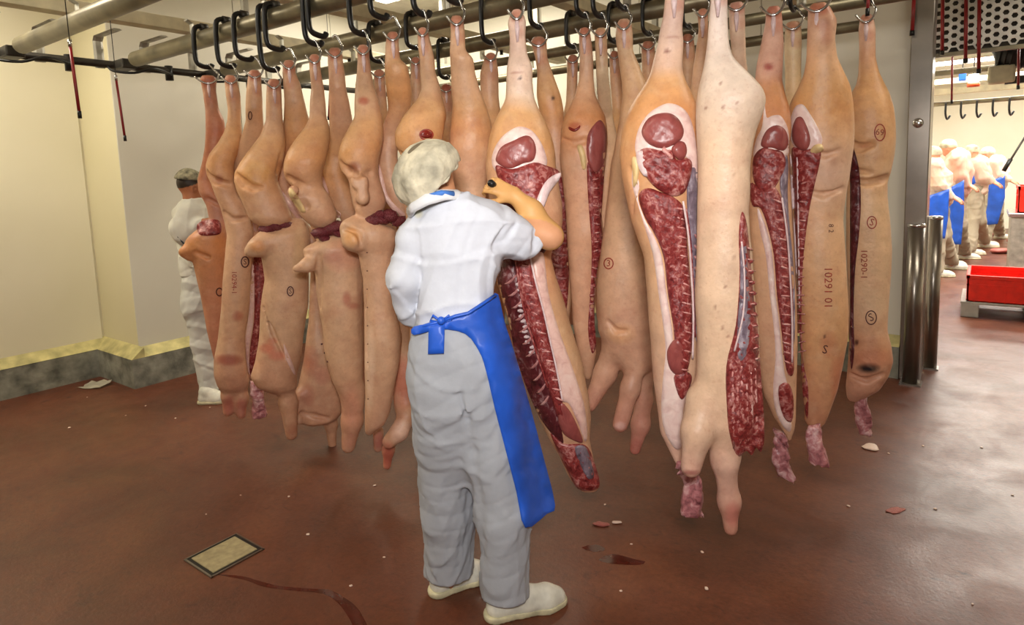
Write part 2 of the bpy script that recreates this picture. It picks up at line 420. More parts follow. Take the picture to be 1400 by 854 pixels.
def inside(poly, P):
    x, y = P[:, 0], P[:, 1]; r = np.zeros(len(P), bool); n = len(poly)
    for i in range(n):
        x1, y1 = poly[i]; x2, y2 = poly[(i+1) % n]
        c = ((y1 > y) != (y2 > y)) & (x < (x2-x1)*(y-y1)/(y2-y1+1e-12)+x1)
        r ^= c
    return r
def tri_region(poly, step, sub=4, smooth=True):
    o = cr(poly, sub, True) if smooth else [np.array(p, float) for p in poly]
    res = []; acc = None
    for i in range(len(o)):
        a = o[i]; b = o[(i+1) % len(o)]; L = np.linalg.norm(b-a); n = max(1, int(round(L/step)))
        for k in range(n): res.append(a+(b-a)*k/n)
    out = [res[0]]
    for p in res[1:]:
        if np.linalg.norm(p-out[-1]) > step*0.5: out.append(p)
    if np.linalg.norm(out[0]-out[-1]) < step*0.4: out.pop()
    O = np.array(out); lo, hi = O.min(0), O.max(0)
    gx, gy = np.meshgrid(np.arange(lo[0], hi[0], step*1.3), np.arange(lo[1], hi[1], step*1.3))
    G = np.stack([gx.ravel(), gy.ravel()], 1) + RNG.uniform(-0.3, 0.3, (gx.size, 2))*step
    G = G[inside(O, G)]
    if len(G):
        d = np.min(np.linalg.norm(G[:, None]-O[None], axis=2), axis=1); G = G[d > step*0.7]
    A = np.concatenate([O, G]) if len(G) else O
    n = len(O)
    r = delaunay_2d_cdt([Vector(p) for p in A], [], [list(range(n))], 1, 1e-5)
    P = np.array([tuple(v) for v in r[0]]); T = [tuple(f) for f in r[2]]
    d = np.min(np.linalg.norm(P[:, None]-O[None], axis=2), axis=1)
    return P, T, d
def sheet(name, fr, P, T, ys, thick, mat, parent, smooth=True):
    """triangulated px region placed at local depths ys, closed into a solid of given thickness"""
    n = len(P)
    F_ = [fr.loc(P[i][0], P[i][1], ys[i]) for i in range(n)]; B_ = [fr.loc(P[i][0], P[i][1], ys[i]+thick) for i in range(n)]
    bm = bmesh.new(); vf = [bm.verts.new(p) for p in F_]; ed = {}
    for t in T:
        for a, b in ((t[0], t[1]), (t[1], t[2]), (t[2], t[0])): ed.setdefault((min(a, b), max(a, b)), []).append((a, b))
        try: bm.faces.new([vf[i] for i in t])
        except ValueError: pass
    vb = {}
    def g(i):
        if i not in vb: vb[i] = bm.verts.new(B_[i])
        return vb[i]
    for e, l in ed.items():
        if len(l) == 1:
            a, b = l[0]
            try: bm.faces.new((vf[b], vf[a], g(a), g(b)))
            except ValueError: pass
    for t in T:
        try: bm.faces.new([g(i) for i in t][::-1])
        except ValueError: pass
    return bm_obj(name, bm, mat, parent, smooth)
def patch(B, name, mat, poly, off=0.003, h=0.005, bump=0.003, step=3.2, thick=0.016, label=None, ramp=7.0):
    P, T, d = tri_region(poly, step)
    ys = np.empty(len(P))
    for i, p in enumerate(P):
        y = B.hit(p[0], p[1])
        ys[i] = np.nan if y is None else y
    ok = ~np.isnan(ys)
    if ok.any():
        for i in np.where(~ok)[0]:
            j = np.argmin(np.where(ok, np.linalg.norm(P-P[i], axis=1), 1e9)); ys[i] = ys[j]
    else: ys[:] = 0
    r = np.clip(d/ramp, 0, 1); r = r*(2-r)
    nz = np.sin(P[:, 0]*0.71+P[:, 1]*0.23)+np.sin(P[:, 1]*0.57-P[:, 0]*0.31+1.3)+np.sin(P[:, 0]*0.33+P[:, 1]*1.1)
    ys = ys - off - h*r - bump*nz*0.33*r
    o = sheet(name, B.fr, P, T, ys, thick, mat, B.root)
    if label: o['label'] = label
    return o
def stamp_text(B, txt, x, y, hpx, ang, mat, name='stamp_mark', squash=1.0):
    cu = bpy.data.curves.new('txt', 'FONT'); cu.body = txt; cu.align_x = 'CENTER'; cu.align_y = 'CENTER'; cu.size = 1.0; cu.resolution_u = 2
    o = bpy.data.objects.new('txt', cu); COL.objects.link(o); dg = bpy.context.evaluated_depsgraph_get()
    me = o.evaluated_get(dg).to_mesh(); V = np.array([v.co[:] for v in me.vertices]); Fs = [tuple(p.vertices) for p in me.polygons]
    o.evaluated_get(dg).to_mesh_clear(); bpy.data.objects.remove(o); bpy.data.curves.remove(cu)
    c, s_ = math.cos(ang), math.sin(ang); k = hpx/0.72
    bm = bmesh.new(); vs_ = []
    for v in V:
        u, t = v[0]*k*squash, -v[1]*k
        vs_.append(bm.verts.new(B.surf(x+u*c-t*s_, y+u*s_+t*c, 0.0035)))
    for f in Fs:
        try: bm.faces.new([vs_[i] for i in f])
        except ValueError: pass
    return bm_obj(name, bm, mat, B.root)
def stamp_ring(B, x, y, rx, ry, wpx, mat, name='stamp_mark'):
    bm = bmesh.new(); n = 28; a = []; b = []
    for i in range(n):
        t = 2*math.pi*i/n
        a.append(bm.verts.new(B.surf(x+rx*math.cos(t), y+ry*math.sin(t), 0.0035))); b.append(bm.verts.new(B.surf(x+(rx-wpx)*math.cos(t), y+(ry-wpx)*math.sin(t), 0.0035)))
    for i in range(n): bm.faces.new((a[i], a[(i+1) % n], b[(i+1) % n], b[i]))
    return bm_obj(name, bm, mat, B.root)
def lump_mesh(name, mat, seed=0, sub=2, amp=0.18):
    bm = bmesh.new(); bmesh.ops.create_icosphere(bm, subdivisions=sub, radius=1.0); r = random.Random(seed)
    for v in bm.verts: v.co *= 1+r.uniform(-amp, amp)
    me = bpy.data.meshes.new(name); bm.to_mesh(me); bm.free(); me.materials.append(mat)
    me.polygons.foreach_set('use_smooth', np.full(len(me.polygons), True)); return me
# ------------------------------------------------------------------ setting: floor, walls, kerbs, ceiling
def floor_mat():
    m, nt, b = mat_new('floor_coating'); N = nt.nodes; L = nt.links
    tc = N.new('ShaderNodeTexCoord')
    def nz(sc, det=6, dist=0.0, ro=0.6, st=None):
        n = N.new('ShaderNodeTexNoise'); n.inputs['Scale'].default_value = sc; n.inputs['Detail'].default_value = det
        n.inputs['Distortion'].default_value = dist; n.inputs['Roughness'].default_value = ro
        if st:
            mp = N.new('ShaderNodeMapping'); mp.inputs['Scale'].default_value = st; L.new(tc.outputs['Object'], mp.inputs['Vector']); L.new(mp.outputs['Vector'], n.inputs['Vector'])
        else: L.new(tc.outputs['Object'], n.inputs['Vector'])
        return n
    a = nz(1.6, 8, 0.6); r1 = ramp_node(nt, [(0.3, (88, 47, 30)), (0.52, (106, 57, 37)), (0.75, (124, 73, 48))])
    L.new(a.outputs['Fac'], r1.inputs['Fac'])
    f = nz(38, 5, 0, 0.7); r2 = ramp_node(nt, [(0.3, (190, 190, 190)), (0.7, (255, 255, 255))]); L.new(f.outputs['Fac'], r2.inputs['Fac'])
    mx = N.new('ShaderNodeMixRGB'); mx.blend_type = 'MULTIPLY'; mx.inputs['Fac'].default_value = 0.8
    L.new(r1.outputs['Color'], mx.inputs[1]); L.new(r2.outputs['Color'], mx.inputs[2])
    s = nz(7, 6, 1.5, 0.7, (1, 1.6, 1)); r3 = ramp_node(nt, [(0.58, (0, 0, 0)), (0.72, (255, 255, 255))]); L.new(s.outputs['Fac'], r3.inputs['Fac'])
    mx2 = N.new('ShaderNodeMixRGB'); mx2.inputs[2].default_value = (*s2l((66, 32, 24)), 1)
    L.new(r3.outputs['Color'], mx2.inputs['Fac']); L.new(mx.outputs['Color'], mx2.inputs[1]); L.new(mx2.outputs['Color'], b.inputs['Base Color'])
    g = nz(3.0, 5, 0.5); mr = N.new('ShaderNodeMapRange'); mr.inputs['From Min'].default_value = 0.3; mr.inputs['From Max'].default_value = 0.7
    mr.inputs['To Min'].default_value = 0.28; mr.inputs['To Max'].default_value = 0.52; L.new(g.outputs['Fac'], mr.inputs['Value']); L.new(mr.outputs['Result'], b.inputs['Roughness'])
    bp = N.new('ShaderNodeBump'); bp.inputs['Strength'].default_value = 0.35; bp.inputs['Distance'].default_value = 0.004
    h = nz(60, 6, 0.2, 0.7); L.new(h.outputs['Fac'], bp.inputs['Height']); L.new(bp.outputs['Normal'], b.inputs['Normal'])
    b.inputs['Specular IOR Level'].default_value = 0.5
    return m
def wall_mat(name, c1, c2):
    m, nt, b = mat_new(name); N = nt.nodes; L = nt.links
    tc = N.new('ShaderNodeTexCoord'); n = N.new('ShaderNodeTexNoise'); n.inputs['Scale'].default_value = 0.9; n.inputs['Detail'].default_value = 5
    L.new(tc.outputs['Object'], n.inputs['Vector']); r = ramp_node(nt, [(0.3, c1), (0.7, c2)])
    L.new(n.outputs['Fac'], r.inputs['Fac']); L.new(r.outputs['Color'], b.inputs['Base Color'])
    b.inputs['Roughness'].default_value = 0.35; b.inputs['Specular IOR Level'].default_value = 0.35
    return m
M['floor'] = floor_mat()
M['wall'] = wall_mat('wall_panel_paint', (226, 220, 194), (234, 228, 206))
M['wall2'] = wall_mat('wall_panel_grey', (212, 208, 194), (220, 217, 204))
M['column'] = wall_mat('column_paint', (216, 207, 170), (224, 216, 182))
M['kerb'] = simple('kerb_concrete', (134, 134, 122), 0.8, var=0.16, scale=9, bump=0.4, bscale=40)
M['kerbtop'] = simple('kerb_top_paint', (196, 186, 128), 0.7, var=0.1, scale=9)
M['farwall'] = wall_mat('far_wall_paint', (236, 230, 210), (244, 240, 224))
HC = 3.45
XL, XL2, YJ, YB = -6.15, -5.5, 2.26, 5.45
bm = bmesh.new(); box(bm, -6.6, 5.0, -3.0, 18.2, -0.12, 0.0); struct('floor', bm, M['floor'])
bm = bmesh.new(); box(bm, -6.6, 5.0, -3.0, 18.2, HC, HC+0.1); struct('ceiling', bm, M['ceilpaint'])
o = struct('wall_left', BX(XL-0.15, XL, -3.0, YJ, 0, HC), M['wall'])
for k in range(5):     # sandwich panels of the end wall, thin recessed joints between them
    y0, y1 = -3.0+k*1.05, min(YJ, -3.0+(k+1)*1.05)-0.006
    q = bm_obj('wall_panel', BX(XL, XL+0.012, y0, y1, 0.0, HC, bev=0.003), M['wall'], o)
o = struct('wall_left_return', BX(XL-0.15, XL2, YJ, YJ+0.12, 0, HC), M['column'])
o = struct('wall_left_rear', BX(XL2-0.15, XL2, YJ+0.12, YB+0.15, 0, HC), M['wall2'])
for k in range(3):
    bm_obj('wall_panel', BX(XL2, XL2+0.012, YJ+k*1.07, YJ+(k+1)*1.07-0.006, 0.0, HC, bev=0.003), M['wall2'], o)
o = struct('wall_back', BX(XL2-0.15, -0.42, YB, YB+0.15, 0, HC), M['wall2'])
for k in range(5):
    bm_obj('wall_panel', BX(-0.43-(k+1)*1.05+0.006, -0.43-k*1.05, YB-0.012, YB, 0.0, HC, bev=0.003), M['wall2'], o)
struct('wall_back_lintel', BX(-0.42, 5.0, YB, YB+0.15, 3.0, HC), M['wall2'])
struct('wall_front', BX(-6.6, 5.0, -3.15, -3.0, 0, HC), M['wall'])
struct('wall_right', BX(5.0, 5.15, -3.0, 18.2, 0, HC), M['farwall'])
struct('wall_far', BX(-6.6, 5.0, 18.2, 18.35, 0, HC), M['farwall'])
struct('wall_far_left', BX(-1.75, -1.6, YB+0.15, 18.2, 0, HC), M['farwall'])
def kerb(name, a, b, nrm):
    """sloped-top concrete kerb from a to b along the wall, sticking out along nrm"""
    a = Vector((a[0], a[1], 0)); b = Vector((b[0], b[1], 0)); n = Vector((nrm[0], nrm[1], 0)); up = Vector((0, 0, 1))
    bm = bmesh.new(); e = [[bm.verts.new(p+n*q+up*z) for q, z in ((0, 0), (0.10, 0), (0.10, 0.24), (0, 0.24))] for p in (a, b)]
    for i in range(4): bm.faces.new((e[0][i], e[0][(i+1) % 4], e[1][(i+1) % 4], e[1][i]))
    bm.faces.new(e[0]); bm.faces.new(e[1][::-1]); k = struct(name, bm, M['kerb'])
    bm = bmesh.new(); e = [[bm.verts.new(p+n*q+up*z) for q, z in ((0, 0.24), (0.102, 0.24), (0.0, 0.32))] for p in (a, b)]
    for i in range(3): bm.faces.new((e[0][i], e[0][(i+1) % 3], e[1][(i+1) % 3], e[1][i]))
    bm.faces.new(e[0]); bm.faces.new(e[1][::-1]); bm_obj('kerb_top', bm, M['kerbtop'], k)
kerb('baseboard_left', (XL, -3.0), (XL, YJ), (1, 0))
kerb('baseboard_left_return', (XL, YJ), (XL2+0.1, YJ), (0, -1))
kerb('baseboard_left_rear', (XL2, YJ), (XL2, YB), (1, 0))
kerb('baseboard_back', (XL2, YB), (-0.45, YB), (0, -1))

# door frame column and bollards
bm = bmesh.new(); box(bm, -0.447, -0.312, YB-0.10, YB+0.16, 0.0, 3.0, bev=0.006)
dr = struct('door_1', bm, M['steel'])
bm = bmesh.new(); bmesh.ops.create_uvsphere(bm, u_segments=20, v_segments=12, radius=0.034, matrix=Matrix.Translation((-0.385, YB-0.105, 1.86)) @ Matrix.Diagonal((1, 0.45, 1, 1))); bm_obj('flash_spot_dome', bm, M['chrome'], dr, True)  # chrome dome added to show the bright flash spot on the column
def bollard(p, h, r, label):
    t = thing('steel_bollard', label, 'bollard', (p[0], p[1], 0))
    bm_obj('post', TB([(0, 0, 0.0), (0, 0, h-0.02)], r, 28), M['steel'], t, True)
    bm_obj('cap', TB([(0, 0, h-0.025), (0, 0, h-0.006), (0, 0, h)], [r*1.03, r*1.03, r*0.9], 28), M['chrome'], t, True)
    bm_obj('foot_plate', BX(-r*1.25, r*1.25, -r*1.25, r*1.25, 0, 0.012), M['steel'], t)
p = floor_pt(1245, 524); bollard(p, 1.16, 0.054, 'brushed steel bollard in front of the steel door column, nearer the camera')
p = floor_pt(1271, 503); bollard(p, 1.18, 0.046, 'slimmer steel bollard just inside the doorway, behind the other bollard')

# floor drain and marks on the floor
def drain():
    t = thing('floor_drain', 'square grey steel drain cover set in the red floor', 'drain', (-2.595, 1.325, 0))
    bm_obj('drain_cover', BX(-0.09, 0.09, -0.10, 0.10, 0.0, 0.008, bev=0.002), simple('drain_plate', (168, 156, 120), 0.55, 0.3, var=0.06, scale=40), t)
    bm_obj('gap_seal', BX(-0.104, 0.104, -0.114, 0.114, -0.004, 0.004), M['black'], t)
    for a in ((-0.112, -0.104, -0.118, 0.118), (0.104, 0.112, -0.118, 0.118), (-0.112, 0.112, 0.114, 0.122), (-0.112, 0.112, -0.122, -0.114)):
        bm_obj('drain_frame', BX(*a, -0.004, 0.006), M['steel'], t)
drain()
def flat_blob(name, pts, z, mat, label, cat, smooth=True):
    P, T, d = tri_region(pts, 6, smooth=smooth)
    bm = bmesh.new(); vs_ = []
    for p, q in zip(P, d): vs_.append(bm.verts.new(floor_pt(p[0], p[1], 0.0006 + z*min(1, q/6))))
    for t in T:
        try: bm.faces.new([vs_[i] for i in t])
        except ValueError: pass
    o = bm_obj(name, bm, mat, None, True)
    return tag(o, label, cat)
M['wet'] = simple('wet_streak', (74, 28, 20), 0.12, var=0.1, scale=20)
flat_blob('wet_streak', [(296, 785), (330, 787), (352, 793), (380, 800), (420, 804), (450, 806), (470, 816), (488, 830), (500, 850), (508, 868), (490, 868), (478, 846), (462, 824), (440, 811), (400, 807), (362, 802), (340, 794), (318, 789)], 0.001, M['wet'], 'dark wet streak trailing from the floor drain to the bottom edge', 'puddle')
flat_blob('wet_patch', [(818, 765), (838, 757), (868, 764), (884, 768), (870, 772), (836, 770)], 0.001, M['wet'], 'small dark wet patch on the floor below the middle carcasses', 'puddle')
flat_blob('wet_patch', [(795, 748), (815, 744), (828, 751), (812, 754)], 0.001, M['wet'], 'tiny dark wet patch beside the blue apron hem', 'puddle')
def lump_thing(name, px, rx, ry, rz_, mat, label, cat, seed, group=None, rot=0.0):
    p = floor_pt(*px); me = lump_mesh(name, mat, seed, 2, 0.25)
    o = add(name, me); o.location = (p[0], p[1], rz_*0.8); o.scale = (rx, ry, rz_); o.rotation_euler = (0, 0, rot)
    return tag(o, label, cat, group)
lump_thing('meat_scrap', (822, 718), 0.035, 0.016, 0.008, M['meatscrap'], 'reddish meat scrap on the floor right of the blue apron', 'scrap', 3, rot=0.4)
lump_thing('meat_scrap', (843, 715), 0.022, 0.010, 0.006, M['scrap'], 'pale end of torn scrap beside the reddish meat scrap', 'scrap', 4, rot=0.5)
lump_thing('meat_scrap', (1224, 698), 0.05, 0.022, 0.003, M['meatscrap'], 'flat filmy scrap on the open floor at the right', 'scrap', 5, rot=0.9)
lump_thing('meat_scrap', (1190, 612), 0.04, 0.05, 0.008, M['scrap'], 'crumbled yellowish scraps under the rightmost hanging carcass', 'scrap', 6)
def paper():
    p = floor_pt(131, 528); t = thing('torn_paper', 'torn white sheet lying against the kerb of the left wall', 'paper', (p[0], p[1], 0), 0.5)
    bm = bmesh.new(); r = random.Random(2); g = [[bm.verts.new((0.16*(i/5-0.5)*(1+0.3*r.random()), 0.14*(j/4-0.5), 0.006+0.035*r.random()*(1 if j > 2 else 0.35))) for j in range(5)] for i in range(6)]
    for i in range(5):
        for j in range(4): bm.faces.new((g[i][j], g[i+1][j], g[i+1][j+1], g[i][j+1]))
    q = bmesh.ops.solidify(bm, geom=bm.faces[:], thickness=0.004)
    bm_obj('sheet', bm, M['paper'], t)
paper()
crumb_me = lump_mesh('fat_crumb', M['scrap'], 11, 1, 0.3)
for i, (x, y, w_) in enumerate([(480, 801, 'just above the wet streak'), (421, 731, 'right of the drain, toward the worker'), (395, 679, 'behind the drain, the paler of two'), (329, 677, 'behind the drain, straight above its cover'), (282, 703, 'left behind the drain cover'), (119, 543, 'just in front of the torn paper'), (199, 555, 'in front of the wall column'), (172, 568, 'right of the torn paper'), (240, 572, 'left of the shoe by the left wall'), (287, 557, 'at the toe of the shoe by the left wall'), (95, 585, 'left of the torn paper, out on the floor'), (966, 805, 'at the bottom edge, right of the white shoes'), (849, 808, 'right of the nearest white shoe'), (827, 690, 'under the split carcass beside the apron'), (863, 744, 'near the small dark wet patch'), (960, 755, 'below the longest hanging foreleg'), (1279, 696, 'beside the flat filmy scrap'), (1330, 826, 'in the bottom right corner'), (1160, 692, 'left of the flat filmy scrap'), (1384, 677, 'at the right edge under the doorway'), (1215, 620, 'right of the yellowish scraps'), (512, 664, 'under the carcasses left of the worker'), (525, 762, 'left of the grey trouser hem'), (1262, 610, 'in front of the steel bollards'), (1342, 612, 'in front of the grey pallet')]):
    p = floor_pt(x, y); s_ = 0.0042+0.004*random.random(); o = add('fat_crumb', crumb_me)
    o.location = (p[0], p[1], s_*0.5); o.scale = (s_*1.5, s_, s_*0.6); o.rotation_euler = (0, 0, random.random()*6)
    tag(o, 'pale fat crumb on the floor %s' % w_, 'scrap', 'fat crumbs on the floor')

# ------------------------------------------------------------------ overhead rails
RZ = 2.47
ROW = {1: 2.1, 2: 2.75, 3: 3.4, 4: 4.05}
def rail(Y, x0, x1, label, r=0.05):
    t = thing('overhead_rail', label, 'rail', (x0, Y, RZ))
    bm = bmesh.new(); tube(bm, [(0, 0, 0), (0.03, 0, 0.0), (x1-x0, 0, 0)], [r*0.7, r, r], 16); bm_obj('rail_tube', bm, M['rail'], t, True)
    n = int((x1-x0)/0.8)
    for k in range(n):
        x = 0.62+k*0.8
        if x > x1-x0: break
        bm = bmesh.new(); tube(bm, [(x, 0.0, r-0.005), (x, 0.08, r+0.005), (x, 0.095, r+0.03), (x, 0.095, r+0.1), (x, 0.06, r+0.12)], 0.01, 6, flat=(0.026, 0.008)); bm_obj('hanger_strap', bm, M['galv'], t)
    return t
rail(0.80, -4.75, 0.5, 'overhead meat rail nearest the camera, cut off at the top left')
rail(1.45, -4.70, 0.8, 'overhead meat rail with a bare rounded end, second from the camera')
rail(2.10, -4.72, 1.6, 'overhead rail carrying the front row of carcasses')
rail(2.75, -4.72, 1.6, 'overhead rail carrying the middle row of carcasses')
rail(3.40, -4.72, 1.6, 'overhead rail carrying the rear row of carcasses')
rail(4.05, -4.72, 0.0, 'bare dark overhead rail behind all carcasses, near the back wall', 0.035)
rail(4.75, -4.72, -0.6, 'rearmost overhead rail close along the back wall', 0.035)
t = thing('transverse_rail', 'dark transverse bar joining the left ends of the overhead rails', 'rail', (-4.92, 0.2, 2.455))
bm_obj('bar', TB([(0, 0, 0), (0, 4.6, 0)], 0.026, 12), M['darkmetal'], t, True)
for k, Y in enumerate((0.8, 1.45, 2.1, 2.75, 3.4)):
    for dy in (-0.13, 0.17):
        bm = bmesh.new(); tube(bm, [(-0.01, Y-0.2+dy, -0.03), (-0.01, Y-0.2+dy, 0.15), (0.015, Y-0.2+dy, 0.18), (0.3, Y-0.2+dy, 0.18)], 0.01, 6, flat=(0.032, 0.008)); bm_obj('hanger_strap', bm, M['galv'], t)
    bm = bmesh.new(); tube(bm, cr([(0.0, Y-0.2-0.09, 0.0), (0.06, Y-0.2-0.08, -0.05), (0.12, Y-0.2+0.03, -0.06), (0.14, Y-0.2+0.16, -0.02), (0.02, Y-0.2+0.34, -0.03)], 5), 0.009, 7); bm_obj('switch_rod', bm, M['black'], t, True)
    bm_obj('switch_block', BX(-0.03, 0.14, Y-0.2-0.05, Y-0.2+0.05, -0.035, 0.03, bev=0.008), M['darkmetal'], t)
    bm = bmesh.new(); tube(bm, [(0.0, Y-0.2+0.33, -0.07), (0.0, Y-0.2+0.33, 0.035)], 0.028, 10); bm_obj('switch_knob', bm, M['black'], t, True)
for k, x in enumerate((-4.3, -3.2, -2.1, -1.0, 0.1)):
    nm = ('leftmost', 'second', 'third', 'fourth', 'rightmost')[k]
    t = thing('cross_beam', '%s pale painted cross beam above the overhead rails, counted from the left' % nm, 'beam', (x, 0.3, 2.645))
    bm_obj('beam', BX(-0.05, 0.05, 0, 4.9, -0.04, 0.04, bev=0.004), M['cream_beam'], t)
    for j in range(6): bm_obj('bolt', TB([(0.0, 0.72+0.65*j, -0.075), (0.0, 0.72+0.65*j, -0.04)], 0.014, 6), M['black'], t)
    for y in (0.4, 2.4, 4.5): bm_obj('ceiling_hanger', BX(-0.02, 0.02, y-0.02, y+0.02, 0.04, HC-2.645), M['galv'], t)
# ceiling lamps (the light of each comes from the lamp at the top of the script)
for k, (x, y, nm) in enumerate(((-4.8, 0.7, 'over the left end of the rails'), (-2.0, 0.2, 'over the middle of the room'), (-4.0, 4.4, 'near the back left corner'), (1.0, 3.2, 'over the right end of the rails'))):
    t = thing('ceiling_lamp', 'long flat ceiling lamp %s' % nm, 'lamp', (x, y, HC))
    bm_obj('lamp_housing', BX(-0.95, 0.95, -0.28, 0.28, -0.09, 0.0, bev=0.01), M['whiteplastic'], t)
    bm_obj('diffuser', BX(-0.9, 0.9, -0.24, 0.24, -0.105, -0.088), M['lampglow'], t)
def pull_rod(px0, px1, Y, label, r=0.007):
    a = on_y(*px0, Y); b = on_y(*px1, Y)
    t = thing('pull_rod', label, 'rod', tuple(b))
    a = a-b
    bm_obj('rod', TB([(0, 0, 0), tuple(a*0.5), tuple(a)], r, 8), M['redrod'], t, True)
    bm_obj('ferrule', TB([tuple(a), tuple(a+np.array([0, 0, 0.03]))], r*1.2, 8), M['chrome'], t, True)
    bm_obj('cord', TB([tuple(a+np.array([0, 0, 0.03])), (a[0], a[1], HC-b[2])], 0.0022, 6), M['black'], t)
    bm_obj('tip', TB([(0, 0, -0.012), (0, 0, 0.02)], r*1.25, 8), M['black'], t, True)
pull_rod((96, 64), (109, 158), 1.2, 'red pull rod hanging at the far left, left of the wall column')
pull_rod((159, 110), (171, 190), 1.7, 'red pull rod hanging in front of the yellowish wall column')
pull_rod((452, 105), (449, 162), 3.6, 'thin red pull rod seen between the left carcass legs')
pull_rod((1188, -20), (1186, 18), 3.3, 'short red rod above the hook of the rightmost carcass')
pull_rod((1250, -10), (1247, 46), 5.3, 'red rod hanging beside the top of the steel column', 0.012)

# ------------------------------------------------------------------ carcasses
LEG, HAMT, HAM, FLANK, MID, LOW = (208, 166, 130), (208, 160, 112), (208, 152, 100), (204, 158, 124), (205, 164, 130), (196, 148, 118)
def colour(B, stops, spots, seed, warm=0.0):
    X, Y = B.fr.px(B.V)
    st = sorted(stops); ys = np.array([s_[0] for s_ in st], float); cs = np.array([s2l(s_[1]) for s_ in st])
    n1 = vnoise(B.V, 9, seed); n2 = vnoise(B.V, 22, seed+1)
    C = np.stack([np.interp(Y+10*n1, ys, cs[:, i]) for i in range(3)], 1)
    C *= (1+0.05*n2)[:, None]
    # pink flush and yellow tint vary over each hide
    pk = np.clip(n1*0.5+0.1, 0, 1)[:, None]; C = C*(1-0.22*pk) + np.array(s2l((206, 132, 112)))*0.22*pk
    for (x, y, rx, ry, c, a) in spots:
        q = ((X-x)/rx)**2+((Y-y)/ry)**2
        k = (a*np.clip(1.15-q*(1+0.25*n2), 0, 1)**0.8)[:, None]
        C = C*(1-k)+np.array(s2l(c))*k
    return np.clip(C, 0, 1)
DONE = {}
def crease(g, fr, c, pu):
    """skin fold: find the front of the field along each px and sink a tapering groove there"""
    pts = []
    for i, (x, y, r) in enumerate(c):
        for k in range(60):
            d = -0.2+0.3*k/60+pu(y); p = fr.loc(x, y, d); ii = np.round((p-g.lo)/g.h).astype(int)
            if np.all(ii >= 0) and np.all(ii < g.F.shape) and g.F[tuple(ii)] < 0:
                pts.append(tuple(p)+(r*fr.mpp,)); break
    if len(pts) > 1: g.chain(pts, 0.012, True)
def carcass(id, row, rows, label, short, rows2=None, link=None, legs=(), sub=(), lumps=(), stops=None, spots=(), Y=None, h=0.0078, hook=True, tk=0.95, tmax=0.13, hookat=None, hoof=None, noise=0.004, push=0.0, creases=()):
    Yp = Y or ROW[row]
    xm, ym = (rows[0][1]+rows[0][2])/2, rows[0][0]
    P = on_y(xm, max(ym, 0), Yp); fr = Frame(P)
    root = thing('pig_carcass', label, 'carcass', tuple(fr.P), fr.rz, 'pig carcasses hanging on the overhead rails')
    y0_ = rows[0][0]
    pu = lambda y: push*float(np.clip((y-y0_-50)/90.0, 0, 1))
    def conv(rs):
        o = []
        for r in rs:
            y, a, b = r[:3]; dy = pu(y); p = fr.loc((a+b)/2, y, dy); w_ = max((b-a)/2*fr.mpp, 0.008)
            t = r[3] if len(r) > 3 else min(max(tk*w_, 0.018), tmax)
            o.append((p[2], p[0], (r[4] if len(r) > 4 else 0.0)+dy, w_, t))
        z0, c0, y0, w0, t0 = o[0]; z1, c1, y1, w1, t1 = o[-1]
        return [(z0+0.012, c0, y0, w0*0.5, t0*0.5)] + o + [(z1-0.014, c1, y1, w1*0.55, t1*0.6)]
    R = conv(rows); R2 = conv(rows2) if rows2 else []
    chains = [[tuple(fr.loc(q[0], q[1], (q[3] if len(q) > 3 else 0.0)+pu(q[1])))+(q[2]*fr.mpp,) for q in c] for c in legs]
    if link: chains.append([tuple(fr.loc(q[0], q[1], q[3]+pu(q[1])))+(q[2]*fr.mpp,) for q in link])
    allp = np.array([(c-w_, y-t, z) for z, c, y, w_, t in R+R2] + [(c+w_, y+t, z) for z, c, y, w_, t in R+R2] + [(q[0]+s_*q[3], q[1]+s_*q[3], q[2]+s_*q[3]) for c in chains for q in c for s_ in (-1, 1)])
    g = Grid(allp.min(0)-0.03, allp.max(0)+0.03, h)
    g.loft(R)
    if R2: g.loft(R2, 0.015)
    for c in chains: g.chain(c, 0.035)
    for c in sub: g.chain([tuple(fr.loc(q[0], q[1], q[3]+pu(q[1])))+(q[2]*fr.mpp,) for q in c], 0.02, True)
    for (x, y, r, dy, sg) in lumps:
        g.cone(fr.loc(x, y, dy+pu(y)), fr.loc(x, y+1, dy+pu(y)), r*fr.mpp, r*fr.mpp, 0.05, sg < 0)
    for c in creases: crease(g, fr, c, pu)
    if noise: g.noise(noise, 16, hash(id) % 1000 if False else sum(map(ord, id)))
    V, Q = g.mesh()
    B = Body(fr, root, V, Q)
    me = np_mesh('hide', V, Q, M['pig'])
    if stops is None:
        t0 = rows[0][0]; hm = max(rows[:max(3, int(len(rows)*0.6))], key=lambda r: r[2]-r[1])[0]; bt = (rows2 or rows)[-1][0]
        stops = [(t0, (178, 130, 104)), (t0+18, LEG), (hm-60, LEG), (hm-35, HAMT), (hm, HAM), (hm+45, FLANK), (hm+110, MID), (bt-70, MID), (bt, LOW)]
    hw = (rows[0][2]-rows[0][1])/2; spots = [(xm, ym+5, hw*1.3, 9, (172, 96, 70), 0.75), (xm+hw*0.5, ym+26, hw, 10, (186, 112, 88), 0.4)]+list(spots)
    paint(me, colour(B, stops, spots, sum(map(ord, id))))
    add('hide', me, root)
    DONE[id] = B
    if hook:
        hx, hy = hookat or ((rows[0][1]+rows[0][2])/2, rows[0][0]+5)
        hang(B, hx, hy, Yp, short, (rows[0][2]-rows[0][1])/2)
    return B
hook_me = gam_me = None
